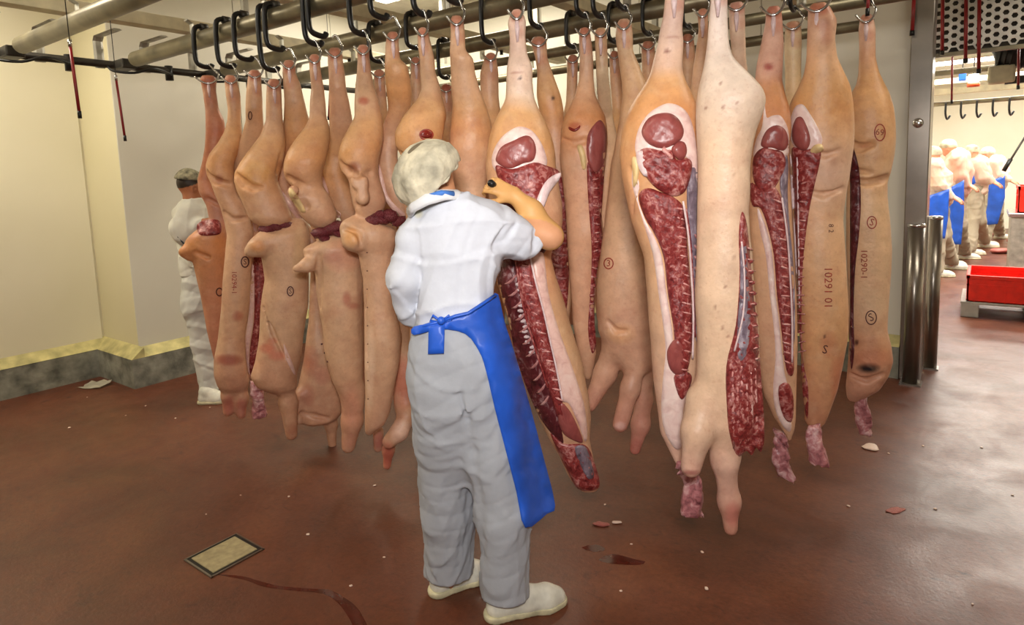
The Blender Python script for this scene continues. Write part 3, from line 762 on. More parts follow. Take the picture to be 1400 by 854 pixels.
def hang(B, hx, hy, Yp, short, wpx):
    """black trolley hook on the rail and the bright gambrel that pierces the shank"""
    fr = B.fr; p = fr.R.T @ fr.loc(hx, hy) + fr.P
    yr = min(ROW.values(), key=lambda v: abs(v-Yp)); zf = min(p[2]+0.085, RZ-0.12)
    t = thing('trolley_hook', 'black bent trolley hook on the rail holding %s' % short, 'hook', (p[0], yr, RZ), 0, 'trolley hooks on the overhead rails')
    dz = zf-RZ
    pts = cr([(0, 0.02, 0.062), (0, -0.035, 0.066), (0, -0.064, 0.03), (0, -0.068, dz*0.55), (0, -0.060, dz*0.88), (0, -0.03, dz), (0, 0.02, dz-0.002), (0, 0.034, dz+0.018)], 3)
    bm_obj('hook_arm', TB(pts, 0.01, 6, flat=(0.011, 0.015)), M['black'], t, True)
    bm_obj('roller', TB([(0, -0.02, 0.066), (0, 0.02, 0.066)], 0.022, 12), M['darkmetal'], t, True)
    g = thing('gambrel_hook', 'bright steel gambrel hook through the shank of %s' % short, 'hook', (p[0], p[1], zf), fr.rz, 'gambrel hooks on the carcasses')
    w_ = max(wpx*fr.mpp*1.1, 0.024); q = fr.loc(hx, hy); L = p[2]-zf; yo = (yr-0.0-p[1])
    pts = cr([(-w_*1.35, -0.035, L+0.02), (-w_*0.8, -0.042, L-0.005), (0, -0.045, L-0.02), (w_*0.8, -0.042, L-0.002), (w_*1.15, -0.03, L+0.035), (w_*0.9, -0.01, L*0.35), (0.01, 0, 0.012), (-0.008, 0, 0.0)], 4)
    bm_obj('hook_wire', TB(pts, 0.0055, 7), M['chrome'], g, True)
    bm_obj('tendon', TB([(0.0, -0.036, L-0.012), (0.0, -0.040, L-0.05), (0.0, -0.036, L-0.10)], [0.006, 0.010, 0.004], 7), M['membrane'], B.root, True).location = (q[0], q[1], q[2]-L)
VERT = lump_mesh('vertebra', M['marrow'], 21, 1, 0.2)
def lumps_along(B, name, me, pts, n, rpx, sx=1.0, sz=0.8, depth=0.6, jit=1.0):
    P = cr(pts, 10); P = np.array(P); d = np.concatenate([[0], np.cumsum(np.linalg.norm(np.diff(P, axis=0), axis=1))])
    for k in range(n):
        s_ = (k+0.5)/n*d[-1]; x = np.interp(s_, d, P[:, 0])+random.uniform(-jit, jit); y = np.interp(s_, d, P[:, 1])
        q = B.surf(x, y, 0.006); r = rpx*B.fr.mpp
        o = add(name, me, B.root); o.location = q; o.scale = (r*sx, r*depth, r*sz); o.rotation_euler = (0, random.uniform(-0.25, 0.25), 0)
def discs(B, pts, n, hw, r=1.2, tilt=0.0):
    P = np.array(cr(pts, 10)); d = np.concatenate([[0], np.cumsum(np.linalg.norm(np.diff(P, axis=0), axis=1))])
    for k in range(n+1):
        s_ = k/n*d[-1]; x = np.interp(s_, d, P[:, 0]); y = np.interp(s_, d, P[:, 1]); j = random.uniform(-1.5, 1.5); h = hw*random.uniform(0.75, 1.1)
        bm_obj('spinal_disc', TB([tuple(B.surf(x+h*t, y+j*t+tilt*t, 0.016-0.003*t*t)) for t in (-1, -0.3, 0.4, 1)], [r*B.fr.mpp*f_ for f_ in (0.6, 1.1, 1, 0.6)], 6), M['bone'], B.root, True)
def seam(B, pts, r, mat, off=0.012, name='spinal_cord'):
    bm_obj(name, TB([tuple(B.surf(x, y, off)) for x, y in cr(pts, 5)], r*B.fr.mpp, 6), M[mat], B.root, True)
def ribs(B, lines, rpx, mat='rib'):
    for (x0, y0, x1, y1) in lines:
        pts = [tuple(B.surf(x0+(x1-x0)*t, y0+(y1-y0)*t+3*math.sin(t*3.1), 0.008)) for t in (0, 0.33, 0.66, 1)]
        r = rpx*B.fr.mpp
        bm_obj('rib', TB(pts, [r*0.6, r, r, r*0.5], 6), M[mat], B.root, True)
def bone_end(B, pts, wpx, name='neck_bone'):
    """sawn neck / jaw piece hanging below: lofted squarish lump with a red cut face"""
    fr = B.fr; g = Grid(np.array([fr.loc(x, y) for x, y in pts]).min(0)-0.08, np.array([fr.loc(x, y) for x, y in pts]).max(0)+0.08, 0.007)
    rows = [(fr.loc(x, y)[2], fr.loc(x, y)[0], 0.0, wpx*fr.mpp*(1 if i else 0.8), wpx*fr.mpp*0.8) for i, (x, y) in enumerate(pts)]
    g.loft(rows, 0.0, 3.0); g.noise(0.008, 60, int(pts[0][0])); g.ridges(-0.006, 70, int(pts[0][0]), 4)
    V, Q = g.mesh(); me = np_mesh(name, V, Q, M['neck']); add(name, me, B.root)

MARK = lump_mesh('hide_mark', M['ink_dark'], 5, 1, 0.3)
# ---- front row, left to right
B = carcass('A', 1, [(106, 274, 295), (125, 278, 294), (150, 282, 297), (165, 283, 304), (180, 283, 306), (200, 281, 302), (220, 277, 297), (245, 270, 287), (262, 273, 296), (280, 284, 306), (300, 288, 309), (318, 264, 308), (325, 257, 308), (340, 254, 308), (352, 264, 308), (400, 276, 307), (450, 284, 304), (475, 290, 301), (495, 294, 300)],
    'narrow brown-tinged pig carcass, leftmost of the row, beside the worker at the wall', 'the leftmost carcass', legs=[[(262, 338, 7, -0.02), (252, 345, 6, -0.03), (258, 353, 4, -0.03)]],
    stops=[(100, (160, 108, 80)), (130, (190, 140, 110)), (180, (188, 118, 88)), (230, (196, 128, 92)), (300, (186, 134, 112)), (330, (206, 140, 88)), (400, (198, 138, 104)), (495, (190, 130, 100))], tmax=0.1, creases=[[(272, 262, 2), (284, 272, 4), (300, 280, 3)], [(268, 345, 2), (285, 352, 3)]])
patch(B, 'cut_meat', M['meat'], [(270, 306), (285, 300), (300, 302), (302, 318), (288, 322), (272, 320)])
stamp_ring(B, 300, 399, 5, 6, 1.6, M['ink_dark'])
B = carcass('B', 1, [(106, 308, 323), (130, 310, 329), (150, 312, 330), (165, 311, 330), (180, 307, 331), (195, 299, 330), (210, 288, 324), (225, 283, 318), (238, 284, 318), (250, 290, 319), (265, 295, 322), (282, 303, 334), (300, 308, 341), (320, 312, 345), (340, 310, 343), (380, 307, 342), (420, 305, 340), (460, 300, 335), (490, 294, 335), (510, 294, 337), (525, 299, 337), (532, 306, 334)],
    'slim pig carcass with a stamped number and bruised lower shoulder, second from the left', 'the second carcass from the left',
    legs=[[(313, 520, 9), (312, 540, 8), (312, 562, 6.5)], [(329, 520, 9), (330, 545, 8), (330, 566, 6.5)]],
    spots=[(312, 492, 22, 9, (152, 64, 50), 0.75), (312, 555, 9, 16, (184, 92, 84), 0.6), (330, 558, 9, 16, (184, 92, 84), 0.6), (325, 432, 8, 8, (170, 80, 60), 0.6), (300, 245, 6, 8, (150, 80, 70), 0.5)], push=-0.03, tmax=0.1, creases=[[(283, 235, 3), (294, 247, 5), (312, 252, 4), (322, 250, 2)], [(306, 290, 2), (318, 300, 3), (338, 298, 2)]])
stamp_ring(B, 335, 358, 6, 8, 1.8, M['ink_dark']); stamp_text(B, 'S', 335, 358, 8, 0, M['ink_dark'])
stamp_text(B, '10294-1', 320, 386, 7, math.pi/2, M['ink'])
B = carcass('C', 1, [(98, 340, 357), (120, 338, 357), (150, 337, 358), (165, 337, 359), (185, 331, 360), (200, 325, 360), (220, 319, 357), (235, 317, 352), (250, 318, 350), (262, 320, 360), (280, 323, 366), (300, 331, 367), (320, 340, 368), (345, 340, 367), (380, 342, 367), (420, 339, 363), (460, 333, 358), (490, 331, 356), (505, 335, 351), (516, 339, 347)], Y=2.14,
    label='pig carcass split by a narrow dark red cut, third from the left', short='the third carcass from the left',
    legs=[[(356, 338, 11, -0.03), (346, 341, 9, -0.05), (335, 345, 5, -0.05)]], sub=[[(330, 240, 5, -0.1), (333, 252, 4, -0.1)]],
    spots=[(350, 338, 16, 10, (214, 150, 88), 0.7)], push=0.22, tmax=0.085, creases=[[(318, 236, 3), (326, 246, 5), (334, 250, 3)]])
patch(B, 'cut_meat', M['loin'], [(347, 352), (364, 351), (363, 400), (358, 440), (354, 472), (353, 500), (345, 514), (341, 505), (342, 475), (347, 440), (348, 400)])
patch(B, 'fat_edge', M['fat_strip'], [(340, 356), (347, 352), (348, 400), (346, 440), (341, 475), (341, 505), (344, 514), (335, 500), (334, 470), (340, 430), (342, 390)], h=0.003)
patch(B, 'belly_flap', M['fat_strip'], [(327, 240), (334, 246), (338, 262), (346, 282), (352, 300), (352, 316), (347, 314), (344, 298), (334, 276), (328, 262)], h=0.006)
bone_end(B, [(350, 520), (352, 540), (354, 556), (357, 570)], 9)
stamp_ring(B, 342, 158, 3, 6, 1.4, M['ink_dark'])
B = carcass('D', 1, [(112, 367, 382), (140, 365, 384), (165, 364, 386), (185, 357, 389), (200, 346, 389), (220, 332, 385), (235, 324, 380), (247, 323, 377), (260, 327, 382), (280, 336, 390), (298, 344, 397), (306, 352, 394)],
    'yellowish pig carcass cut at the waist, stamped shoulder flap, fourth from the left', 'the fourth carcass from the left',
    rows2=[(302, 398, 417), (308, 388, 418), (318, 363, 420), (330, 348, 421), (345, 358, 421), (380, 364, 421), (420, 359, 420), (460, 356, 413), (490, 351, 409), (510, 345, 405), (524, 352, 402), (532, 366, 404)],
    link=[(372, 285, 14, 0.07), (385, 335, 16, 0.07)], legs=[[(388, 520, 14), (394, 550, 11), (399, 594, 7.5)], [(362, 330, 14, -0.04), (352, 338, 11, -0.06), (342, 344, 7, -0.06)]],
    spots=[(366, 476, 12, 8, (206, 100, 78), 0.6), (378, 486, 12, 7, (206, 100, 78), 0.5), (372, 466, 8, 5, (206, 110, 84), 0.5), (410, 345, 10, 40, (210, 178, 130), 0.4), (350, 236, 20, 18, (222, 172, 92), 0.5), (400, 590, 12, 14, (170, 110, 80), 0.5), (384, 225, 4, 8, (160, 90, 60), 0.5), (352, 336, 12, 9, (214, 148, 84), 0.7)], push=-0.05, tmax=0.1, creases=[[(323, 238, 3), (332, 250, 6), (346, 257, 4), (358, 256, 2)], [(384, 212, 2), (381, 235, 4), (386, 262, 3)], [(362, 420, 2), (374, 455, 3), (390, 490, 2)]])
for (x, y, r) in ((364, 311, 8), (378, 308, 9), (390, 306, 8), (371, 317, 7)):
    o = add('organ', lump_mesh('organ', M['organ'], x, 2, 0.2), B.root); o.location = B.fr.loc(x, y+2, -0.085); o.scale = (r*B.fr.mpp*1.5, r*B.fr.mpp, r*B.fr.mpp*0.85); o.rotation_euler = (0, 0.4*math.sin(x), x)
stamp_ring(B, 397, 398, 5, 7, 1.6, M['ink_dark']); stamp_text(B, 'S', 397, 398, 7, 0, M['ink_dark'])
patch(B, 'fat_edge', M['fat_strip'], [(388, 470), (394, 482), (402, 502), (404, 514), (398, 505), (390, 488)], h=0.004)
B = carcass('E', 1, [(86, 388, 402), (100, 387, 403), (115, 388, 410), (140, 390, 416), (160, 390, 420), (180, 388, 428), (200, 384, 425), (220, 378, 405), (235, 376, 400), (250, 378, 398), (265, 384, 402), (280, 388, 408), (300, 400, 416), (330, 412, 440), (370, 424, 440), (400, 423, 441), (440, 422, 445), (480, 415, 455), (520, 408, 470), (550, 404, 472), (565, 403, 470), (574, 412, 462)], Y=2.16,
    label='pig carcass with a trotter in front of its wide shoulder, fifth from the left', short='the fifth carcass from the left',
    legs=[[(411, 540, 9, -0.05), (406, 560, 7, -0.06), (405, 575, 6, -0.06)], [(448, 560, 11), (453, 580, 7.5), (455, 617, 4.5)]],
    spots=[(424, 494, 12, 22, (186, 104, 84), 0.5), (440, 512, 14, 14, (186, 104, 84), 0.45), (420, 540, 10, 16, (176, 100, 84), 0.4), (405, 575, 8, 8, (226, 190, 160), 0.7)], push=0.15, tmax=0.09, creases=[[(446, 480, 3), (458, 520, 4), (468, 560, 3)], [(412, 565, 3), (430, 568, 3), (448, 572, 3)]])
patch(B, 'belly_flap', M['fat_strip'], [(378, 240), (383, 256), (392, 268), (404, 282), (412, 298), (408, 300), (396, 286), (385, 272), (379, 258)], h=0.006)
B = carcass('F', 1, [(78, 423, 437), (95, 423, 438), (120, 425, 443), (140, 423, 445), (160, 423, 446), (175, 416, 450), (190, 405, 450), (205, 396, 447), (220, 391, 444), (235, 390, 440), (246, 394, 439), (256, 403, 441), (270, 401, 450), (285, 409, 456), (297, 416, 459), (306, 424, 456)],
    'pig carcass cut at the waist above a reddish shoulder flap, sixth from the left', 'the sixth carcass from the left', Y=2.08,
    rows2=[(318, 455, 474), (326, 438, 474), (337, 416, 490), (350, 418, 494), (370, 432, 495), (400, 434, 496), (440, 440, 496), (480, 445, 495), (520, 456, 494), (545, 468, 494), (560, 473, 493)],
    link=[(432, 290, 14, 0.09), (460, 350, 16, 0.08)], legs=[[(483, 535, 14), (481, 575, 12.5), (476, 610, 9)], [(434, 356, 10, -0.05), (420, 363, 8, -0.07), (405, 367, 5, -0.07)]], lumps=[(402, 262, 8, -0.1, 1)],
    spots=[(474, 408, 7, 12, (160, 62, 50), 0.55), (483, 418, 9, 5, (160, 62, 50), 0.5), (492, 400, 5, 60, (150, 100, 76), 0.4), (455, 352, 14, 8, (150, 96, 80), 0.4), (470, 350, 24, 24, (196, 120, 96), 0.45), (477, 605, 12, 14, (184, 120, 100), 0.5), (480, 560, 16, 40, (196, 120, 98), 0.4)], push=-0.08, tmax=0.1, creases=[[(388, 236, 3), (395, 244, 5), (405, 250, 5), (416, 252, 2)], [(405, 254, 3), (410, 270, 4), (420, 284, 3)], [(436, 350, 3), (436, 420, 3), (442, 480, 3)]])
for (x, y, r) in ((440, 316, 10), (455, 310, 11), (466, 318, 9), (447, 326, 8), (474, 322, 7)):
    o = add('organ', lump_mesh('organ', M['organ'], x, 2, 0.2), B.root); o.location = B.fr.loc(x, y+2, -0.11); o.scale = (r*B.fr.mpp*1.5, r*B.fr.mpp, r*B.fr.mpp*0.85); o.rotation_euler = (0, 0.4*math.sin(x), x)
patch(B, 'teat_fold', M['teat'], [(396, 256), (403, 262), (412, 276), (418, 288), (412, 290), (402, 278), (395, 266)], h=0.01, step=2.6)
for (x, y) in ((440, 470), (444, 482), (448, 494)):
    o = add('hide_mark', MARK, B.root); o.location = B.surf(x, y, 0.001); o.scale = (0.005, 0.003, 0.006)
B = carcass('G', 1, [(70, 450, 466), (85, 450, 467), (100, 451, 470), (120, 451, 472), (140, 451, 477), (160, 451, 481), (175, 451, 484), (195, 446, 480), (215, 442, 476), (235, 438, 474), (255, 446, 478), (270, 451, 483), (285, 456, 487), (300, 466, 490), (330, 470, 500), (400, 480, 505), (480, 480, 500), (540, 484, 500)], Y=2.18,
    label='pig carcass with a pale belly flap, half hidden, seventh from the left', short='the seventh carcass from the left', tmax=0.1, push=0.15)
patch(B, 'belly_flap', M['fat_strip'], [(439, 236), (446, 252), (452, 272), (458, 285), (466, 292), (462, 298), (452, 290), (445, 270), (438, 250)], h=0.006)
B = carcass('H', 1, [(66, 489, 504), (80, 490, 504), (100, 489, 507), (120, 487, 511), (140, 486, 518), (160, 486, 522), (175, 478, 524), (190, 470, 524), (205, 465, 521), (220, 464, 518), (232, 467, 517), (245, 477, 519), (260, 479, 523), (275, 482, 527), (288, 486, 524), (298, 490, 516)],
    'pig carcass with a lump at its belly, cut at the waist, eighth from left', 'the eighth carcass from the left', Y=2.1,
    rows2=[(297, 478, 500), (305, 474, 520), (314, 472, 538), (328, 474, 540), (345, 492, 536), (380, 498, 537), (420, 499, 541), (460, 499, 549), (500, 499, 546), (540, 500, 538), (565, 499, 534), (582, 499, 526), (590, 499, 512)],
    link=[(502, 280, 14, 0.08), (515, 335, 16, 0.07)], legs=[[(478, 312, 13, -0.04), (484, 328, 13, -0.07), (494, 336, 7, -0.05)]], lumps=[(492, 248, 12, -0.12, 1), (496, 270, 9, -0.12, 1)],
    spots=[(484, 228, 9, 8, (140, 70, 50), 0.7), (497, 138, 9, 7, (178, 76, 50), 0.8), (482, 322, 12, 14, (220, 156, 88), 0.7), (505, 500, 8, 60, (228, 196, 170), 0.5)], push=-0.05, tmax=0.1, creases=[[(465, 222, 3), (474, 233, 6), (490, 238, 5), (506, 236, 2)], [(486, 240, 4), (484, 262, 4), (488, 280, 3)], [(497, 345, 3), (500, 420, 3), (501, 500, 3)], [(470, 312, 2), (490, 318, 4), (494, 336, 3)]])
for (x, y, r) in ((508, 300, 10), (522, 298, 9), (535, 294, 10), (546, 300, 9), (515, 292, 8)):
    o = add('organ', lump_mesh('organ', M['organ'], x, 2, 0.2), B.root); o.location = B.fr.loc(x, y+2, -0.085); o.scale = (r*B.fr.mpp*1.5, r*B.fr.mpp, r*B.fr.mpp*0.85); o.rotation_euler = (0, 0.4*math.sin(x), x)
for k in range(9):
    o = add('hide_mark', MARK, B.root); o.location = B.surf(502+k*0.2, 345+k*25, 0.001); o.scale = (0.0045, 0.002, 0.003)
B = carcass('I', 1, [(47, 529, 545), (62, 527, 545), (82, 527, 546), (90, 527, 556), (103, 527, 558), (128, 528, 563), (149, 530, 563), (170, 525, 554), (187, 521, 548), (207, 518, 543), (222, 517, 544), (240, 520, 547), (255, 525, 551), (270, 530, 554), (285, 538, 558), (300, 542, 566), (340, 538, 570), (440, 545, 567), (500, 541, 568), (540, 537, 566), (562, 540, 562)], Y=2.16,
    label='pig carcass with a reddened shank, left of the hairnet, partly behind the worker', short='the carcass left of the hairnet',
    legs=[[(556, 545, 13), (556, 570, 12, -0.06), (546, 590, 11, -0.09), (532, 604, 9, -0.1)], [(536, 598, 7, -0.06), (531, 615, 7, -0.05), (529, 636, 6, -0.05)], [(517, 590, 7, 0.03), (517, 612, 7, 0.03)]],
    spots=[(552, 520, 20, 40, (186, 92, 76), 0.6), (530, 625, 9, 22, (176, 70, 60), 0.7), (517, 604, 9, 16, (150, 80, 76), 0.7), (548, 590, 16, 18, (232, 196, 176), 0.6)], push=0.14, creases=[[(520, 245, 2), (530, 265, 3)]])
patch(B, 'belly_flap', M['fat_strip'], [(518, 224), (524, 244), (530, 266), (540, 280), (554, 292), (552, 297), (538, 288), (526, 272), (518, 248)], h=0.006)
B = carcass('J', 1, [(41, 571, 584), (61, 572, 588), (82, 576, 592), (99, 576, 593), (120, 577, 601), (132, 573, 604), (145, 563, 608), (157, 553, 611), (170, 546, 608), (182, 541, 606), (199, 542, 603), (212, 549, 600), (230, 555, 602), (280, 555, 618), (330, 560, 622), (500, 562, 600), (540, 566, 596), (550, 570, 590)], Y=2.08,
    label='pig carcass with a round red wound in its ham, directly above the hairnet', short='the carcass above the hairnet', push=-0.03, creases=[[(543, 205, 3), (550, 214, 5), (562, 218, 4)]])
patch(B, 'wound', M['blood'], [(575, 181), (582, 178), (590, 181), (592, 186), (584, 189), (576, 187)], h=-0.002, step=2)
stamp_ring(B, 583, 184, 10, 8, 2.0, M['ink'], 'wound_rim')
B = carcass('K', 1, [(26, 616, 633), (45, 617, 635), (70, 615, 636), (80, 616, 646), (100, 617, 648), (125, 618, 655), (145, 619, 664), (165, 615, 671), (185, 612, 676), (205, 611, 675), (225, 615, 671), (245, 619, 668), (260, 621, 666), (300, 619, 666), (400, 616, 660), (500, 620, 655), (545, 624, 650)],
    'smooth pale pig carcass right of the hairnet, whole skin side showing', 'the carcass right of the hairnet', push=0.1)
B = carcass('L', 1, [(18, 699, 714), (30, 694, 719), (50, 697, 718), (75, 697, 720), (92, 694, 727), (110, 693, 727), (135, 692, 730), (150, 685, 736), (170, 676, 746), (190, 671, 753), (210, 668, 758), (230, 666, 760), (250, 669, 764), (280, 672, 768), (310, 676, 768), (350, 680, 752), (380, 678, 758), (420, 689, 773), (460, 701, 786), (500, 713, 798), (540, 725, 805), (570, 737, 807), (600, 751, 806), (620, 763, 811), (650, 777, 818), (665, 788, 822)],
    'split pig carcass with cut ham and ribs showing, pulled aside by the worker in front', 'the split carcass the worker touches', Y=2.06,
    stops=[(18, (196, 150, 130)), (40, (222, 196, 178)), (130, (224, 198, 176)), (150, (210, 162, 114)), (190, (206, 152, 100)), (260, (204, 158, 124)), (350, (200, 138, 96)), (430, (206, 162, 122)), (680, (196, 150, 122))],
    spots=[(711, 107, 3, 3, (60, 30, 26), 0.9), (706, 99, 12, 2.5, (170, 110, 96), 0.6)])
patch(B, 'fat_rim', M['fat'], [(676, 232), (672, 218), (676, 203), (683, 191), (693, 181), (709, 173), (725, 177), (737, 190), (745, 207), (748, 224), (738, 234), (715, 238), (690, 242)], h=0.004)
patch(B, 'ham_muscle', M['ham'], [(679, 212), (686, 200), (702, 192), (719, 185), (729, 191), (733, 205), (729, 219), (716, 223), (699, 230), (686, 227), (678, 220)], off=0.010, h=0.008)
patch(B, 'pelvis_meat', M['meat'], [(678, 226), (700, 231), (730, 222), (746, 226), (762, 232), (765, 240), (752, 246), (742, 258), (735, 274), (725, 285), (704, 282), (692, 262), (682, 246)], off=0.010, h=0.012, bump=0.008)
patch(B, 'membrane', M['membrane'], [(766, 236), (750, 244), (739, 260), (731, 282), (727, 300), (734, 302), (744, 282), (752, 262), (764, 246)], off=0.02, h=0.006)
patch(B, 'rib_cavity', M['cavity'], [(684, 345), (680, 383), (695, 438), (704, 481), (718, 525), (735, 565), (752, 590), (770, 608), (764, 572), (748, 525), (731, 470), (715, 420), (706, 370), (704, 343)], off=0.004, h=0.002, bump=0.006)
patch(B, 'spine_meat', M['loin'], [(704, 343), (706, 370), (715, 420), (731, 470), (748, 525), (764, 572), (778, 588), (768, 545), (760, 500), (750, 460), (742, 420), (730, 375), (724, 343)], off=0.006, h=0.012, bump=0.006)
patch(B, 'fat_strip', M['fat_strip'], [(724, 343), (730, 375), (742, 420), (750, 460), (760, 500), (768, 545), (778, 552), (790, 577), (800, 604), (803, 590), (798, 550), (782, 500), (764, 450), (750, 400), (742, 343)], off=0.004, h=0.006)
patch(B, 'shoulder_meat', M['ham'], [(766, 550), (778, 560), (790, 583), (797, 604), (785, 602), (770, 592), (763, 572)], off=0.008, h=0.008)
patch(B, 'neck_meat', M['meat'], [(752, 590), (770, 606), (800, 608), (812, 630), (820, 660), (812, 670), (790, 668), (778, 648), (764, 620)], off=0.004, h=0.012, bump=0.01)
lumps_along(B, 'vertebra', VERT, [(714, 350), (722, 390), (735, 440), (750, 490), (764, 545)], 15, 6.0, 1.0, 0.8, 0.7)
discs(B, [(714, 350), (722, 390), (735, 440), (750, 490), (764, 545)], 15, 6.5, 1.3, 2)
seam(B, [(724, 346), (731, 380), (743, 425), (752, 465), (761, 505), (769, 548)], 1.3, 'membrane'); seam(B, [(706, 350), (709, 385), (718, 430), (733, 480), (749, 530)], 1.4, 'meat')
ribs(B, [(706+i*4.4, 376+i*16.5, 690+i*4.9, 388+i*16.5) for i in range(11)], 1.9)
patch(B, 'belly_meat', M['cavity'], [(690, 258), (735, 264), (746, 300), (744, 346), (684, 348), (678, 310), (682, 275)], off=0.004, h=0.006)
patch(B, 'jaw_bone', M['grey_membrane'], [(786, 612), (800, 610), (808, 630), (812, 650), (804, 654), (794, 636)], off=0.018, h=0.004)
lumps_along(B, 'fat_lump', lump_mesh('fat_lump', M['membrane'], 3, 1, 0.3), [(708, 385), (716, 430), (730, 485)], 14, 3.6, 1.2, 0.8, 0.6, 4)
# ---- middle and rear rows behind the worker
B = carcass('M', 2, [(41, 791, 806), (60, 791, 809), (80, 792, 811), (110, 791, 812), (130, 786, 814), (145, 779, 820), (160, 772, 827), (175, 767, 829), (195, 766, 830), (215, 765, 828), (240, 768, 825), (270, 771, 823), (290, 773, 822), (320, 775, 825), (350, 777, 817), (400, 780, 814), (440, 782, 812), (480, 789, 816), (500, 794, 813), (515, 798, 809)],
    'narrow pig carcass with a red stamp fold and dark cut along its right edge', 'the narrow carcass with the cut right edge',
    stops=[(41, (190, 130, 104)), (70, (214, 176, 146)), (135, (208, 158, 120)), (160, (206, 142, 92)), (185, (208, 148, 104)), (220, (212, 162, 128)), (500, (204, 158, 126))], spots=[(786, 172, 10, 6, (170, 74, 46), 0.7)], creases=[[(770, 190, 2), (784, 196, 4), (800, 192, 4)]])
patch(B, 'ham_muscle', M['ham'], [(803, 187), (810, 173), (821, 164), (829, 178), (829, 200), (826, 222), (816, 236), (807, 228), (802, 210)], h=0.006)
patch(B, 'cut_meat', M['loin'], [(803, 222), (815, 237), (826, 225), (824, 270), (822, 300), (824, 330), (818, 360), (813, 400), (813, 440), (815, 472), (809, 482), (804, 450), (807, 400), (809, 350), (807, 310), (804, 270)], h=0.008, bump=0.006)
patch(B, 'teat_fold', M['teat'], [(789, 200), (796, 199), (801, 214), (801, 230), (796, 230), (793, 216)], h=0.012, step=2.4)
patch(B, 'wound', M['blood'], [(778, 173), (786, 176), (793, 171), (792, 176), (785, 180), (778, 177)], h=0.002, step=2)
lumps_along(B, 'vertebra', VERT, [(814, 250), (816, 300), (815, 350), (809, 410)], 12, 4.2)
discs(B, [(814, 245), (816, 300), (815, 350), (809, 415)], 14, 4.5, 1.0)
bone_end(B, [(803, 470), (803, 490), (803, 506)], 8)
B = carcass('N', 2, [(32, 845, 861), (50, 843, 863), (70, 845, 864), (90, 847, 873), (110, 850, 880), (130, 852, 886), (160, 849, 892), (200, 841, 894), (225, 835, 892), (260, 833, 890), (300, 828, 890), (340, 822, 890), (400, 816, 888), (450, 816, 889), (475, 826, 890), (492, 838, 892), (506, 850, 888)],
    'pale pig carcass seen from its skin side with folded forelegs, behind the big split carcass', 'the pale carcass with folded forelegs',
    legs=[[(840, 478, 18), (828, 510, 15), (806, 553, 10, -0.03)], [(872, 488, 16, -0.04), (862, 530, 13, -0.07), (848, 580, 9.5, -0.09)], [(884, 500, 12, 0.03), (880, 545, 11, 0.04), (876, 580, 11, 0.04), (868, 614, 8, 0.04)]],
    sub=[[(862, 415, 5, -0.15), (855, 470, 6, -0.15), (846, 520, 7, -0.14)]],
    stops=[(32, (200, 160, 130)), (60, (206, 172, 136)), (130, (208, 164, 122)), (300, (210, 168, 134)), (420, (208, 168, 134)), (520, (206, 156, 130)), (620, (200, 130, 116))],
    spots=[(870, 612, 12, 14, (180, 100, 90), 0.7), (850, 455, 20, 14, (222, 168, 118), 0.5), (848, 582, 9, 6, (230, 190, 180), 0.7)], creases=[[(832, 440, 2), (842, 452, 3), (856, 452, 2)]])
stamp_ring(B, 832, 360, 7, 8, 1.5, M['ink']); stamp_text(B, '3', 832, 360, 9, 0, M['ink'])
B = carcass('T', 2, [(55, 726, 746), (80, 732, 748), (100, 735, 755), (130, 735, 765), (150, 738, 769), (180, 746, 770), (210, 745, 775), (235, 744, 779), (300, 744, 779), (350, 744, 779), (430, 750, 779), (460, 760, 778)],
    'pig carcass behind the worker arm with its open rib side showing', 'the carcass behind the raised arm', spots=[(756, 134, 3, 3, (50, 24, 20), 0.9)])
patch(B, 'rib_side', M['meat'], [(745, 232), (762, 236), (776, 262), (778, 330), (777, 400), (770, 440), (760, 432), (752, 380), (746, 300)], h=0.006, bump=0.008)
ribs(B, [(752, 262+i*16, 774, 268+i*16) for i in range(9)], 2.4)
def rear(id, row, rows, tail, label, short, **k):
    carcass(id, row, list(rows)+[(y, a, b) for y, a, b in tail], label, short, h=0.013, noise=0.003, **k)
rear('U', 2, [(75, 664, 678), (100, 657, 681), (130, 657, 682), (150, 659, 684)], [(190, 645, 700), (230, 645, 700), (300, 648, 696), (450, 652, 690), (470, 660, 680)], 'pig carcass mostly hidden, hind shank showing between two front carcasses right of the hairnet', 'the hidden carcass right of the hairnet')
rear('V', 2, [(42, 813, 829), (100, 815, 832), (140, 817, 836), (160, 817, 838)], [(200, 806, 848), (240, 806, 846), (400, 808, 842), (440, 816, 836)], 'pig carcass mostly hidden, greyish shank right of the red-stamped narrow carcass', 'the grey-shanked hidden carcass', push=0.3, stops=[(40, (196, 160, 120)), (100, (206, 182, 150)), (250, (204, 160, 120)), (440, (200, 150, 120))])
rear('CC', 3, [(72, 833, 847), (110, 835, 850), (150, 838, 854)], [(190, 822, 868), (240, 822, 868), (400, 826, 866), (440, 836, 858)], 'pig carcass in the rear row, thin shank left of the pale folded-leg carcass', 'the thin-shanked rear carcass')
rear('W', 3, [(60, 878, 894), (90, 878, 895), (120, 878, 894), (150, 876, 896)], [(190, 868, 910), (240, 868, 910), (400, 870, 906), (440, 876, 896)], 'pig carcass in the rear row, shank just left of the big split ham', 'the rear carcass left of the big ham')
rear('AA', 3, [(78, 776, 790), (110, 775, 789), (140, 774, 790)], [(190, 762, 806), (240, 762, 806), (400, 766, 800), (440, 774, 792)], 'pig carcass in the rear row, shank left of the red-stamped narrow carcass', 'the rear carcass left of the narrow one')
rear('BB', 3, [(50, 932, 948), (80, 931, 950), (120, 930, 950)], [(170, 912, 966), (240, 912, 966), (400, 916, 960), (450, 928, 950)], 'pig carcass in the rear row, shank right of the big split ham', 'the rear carcass right of the big ham')
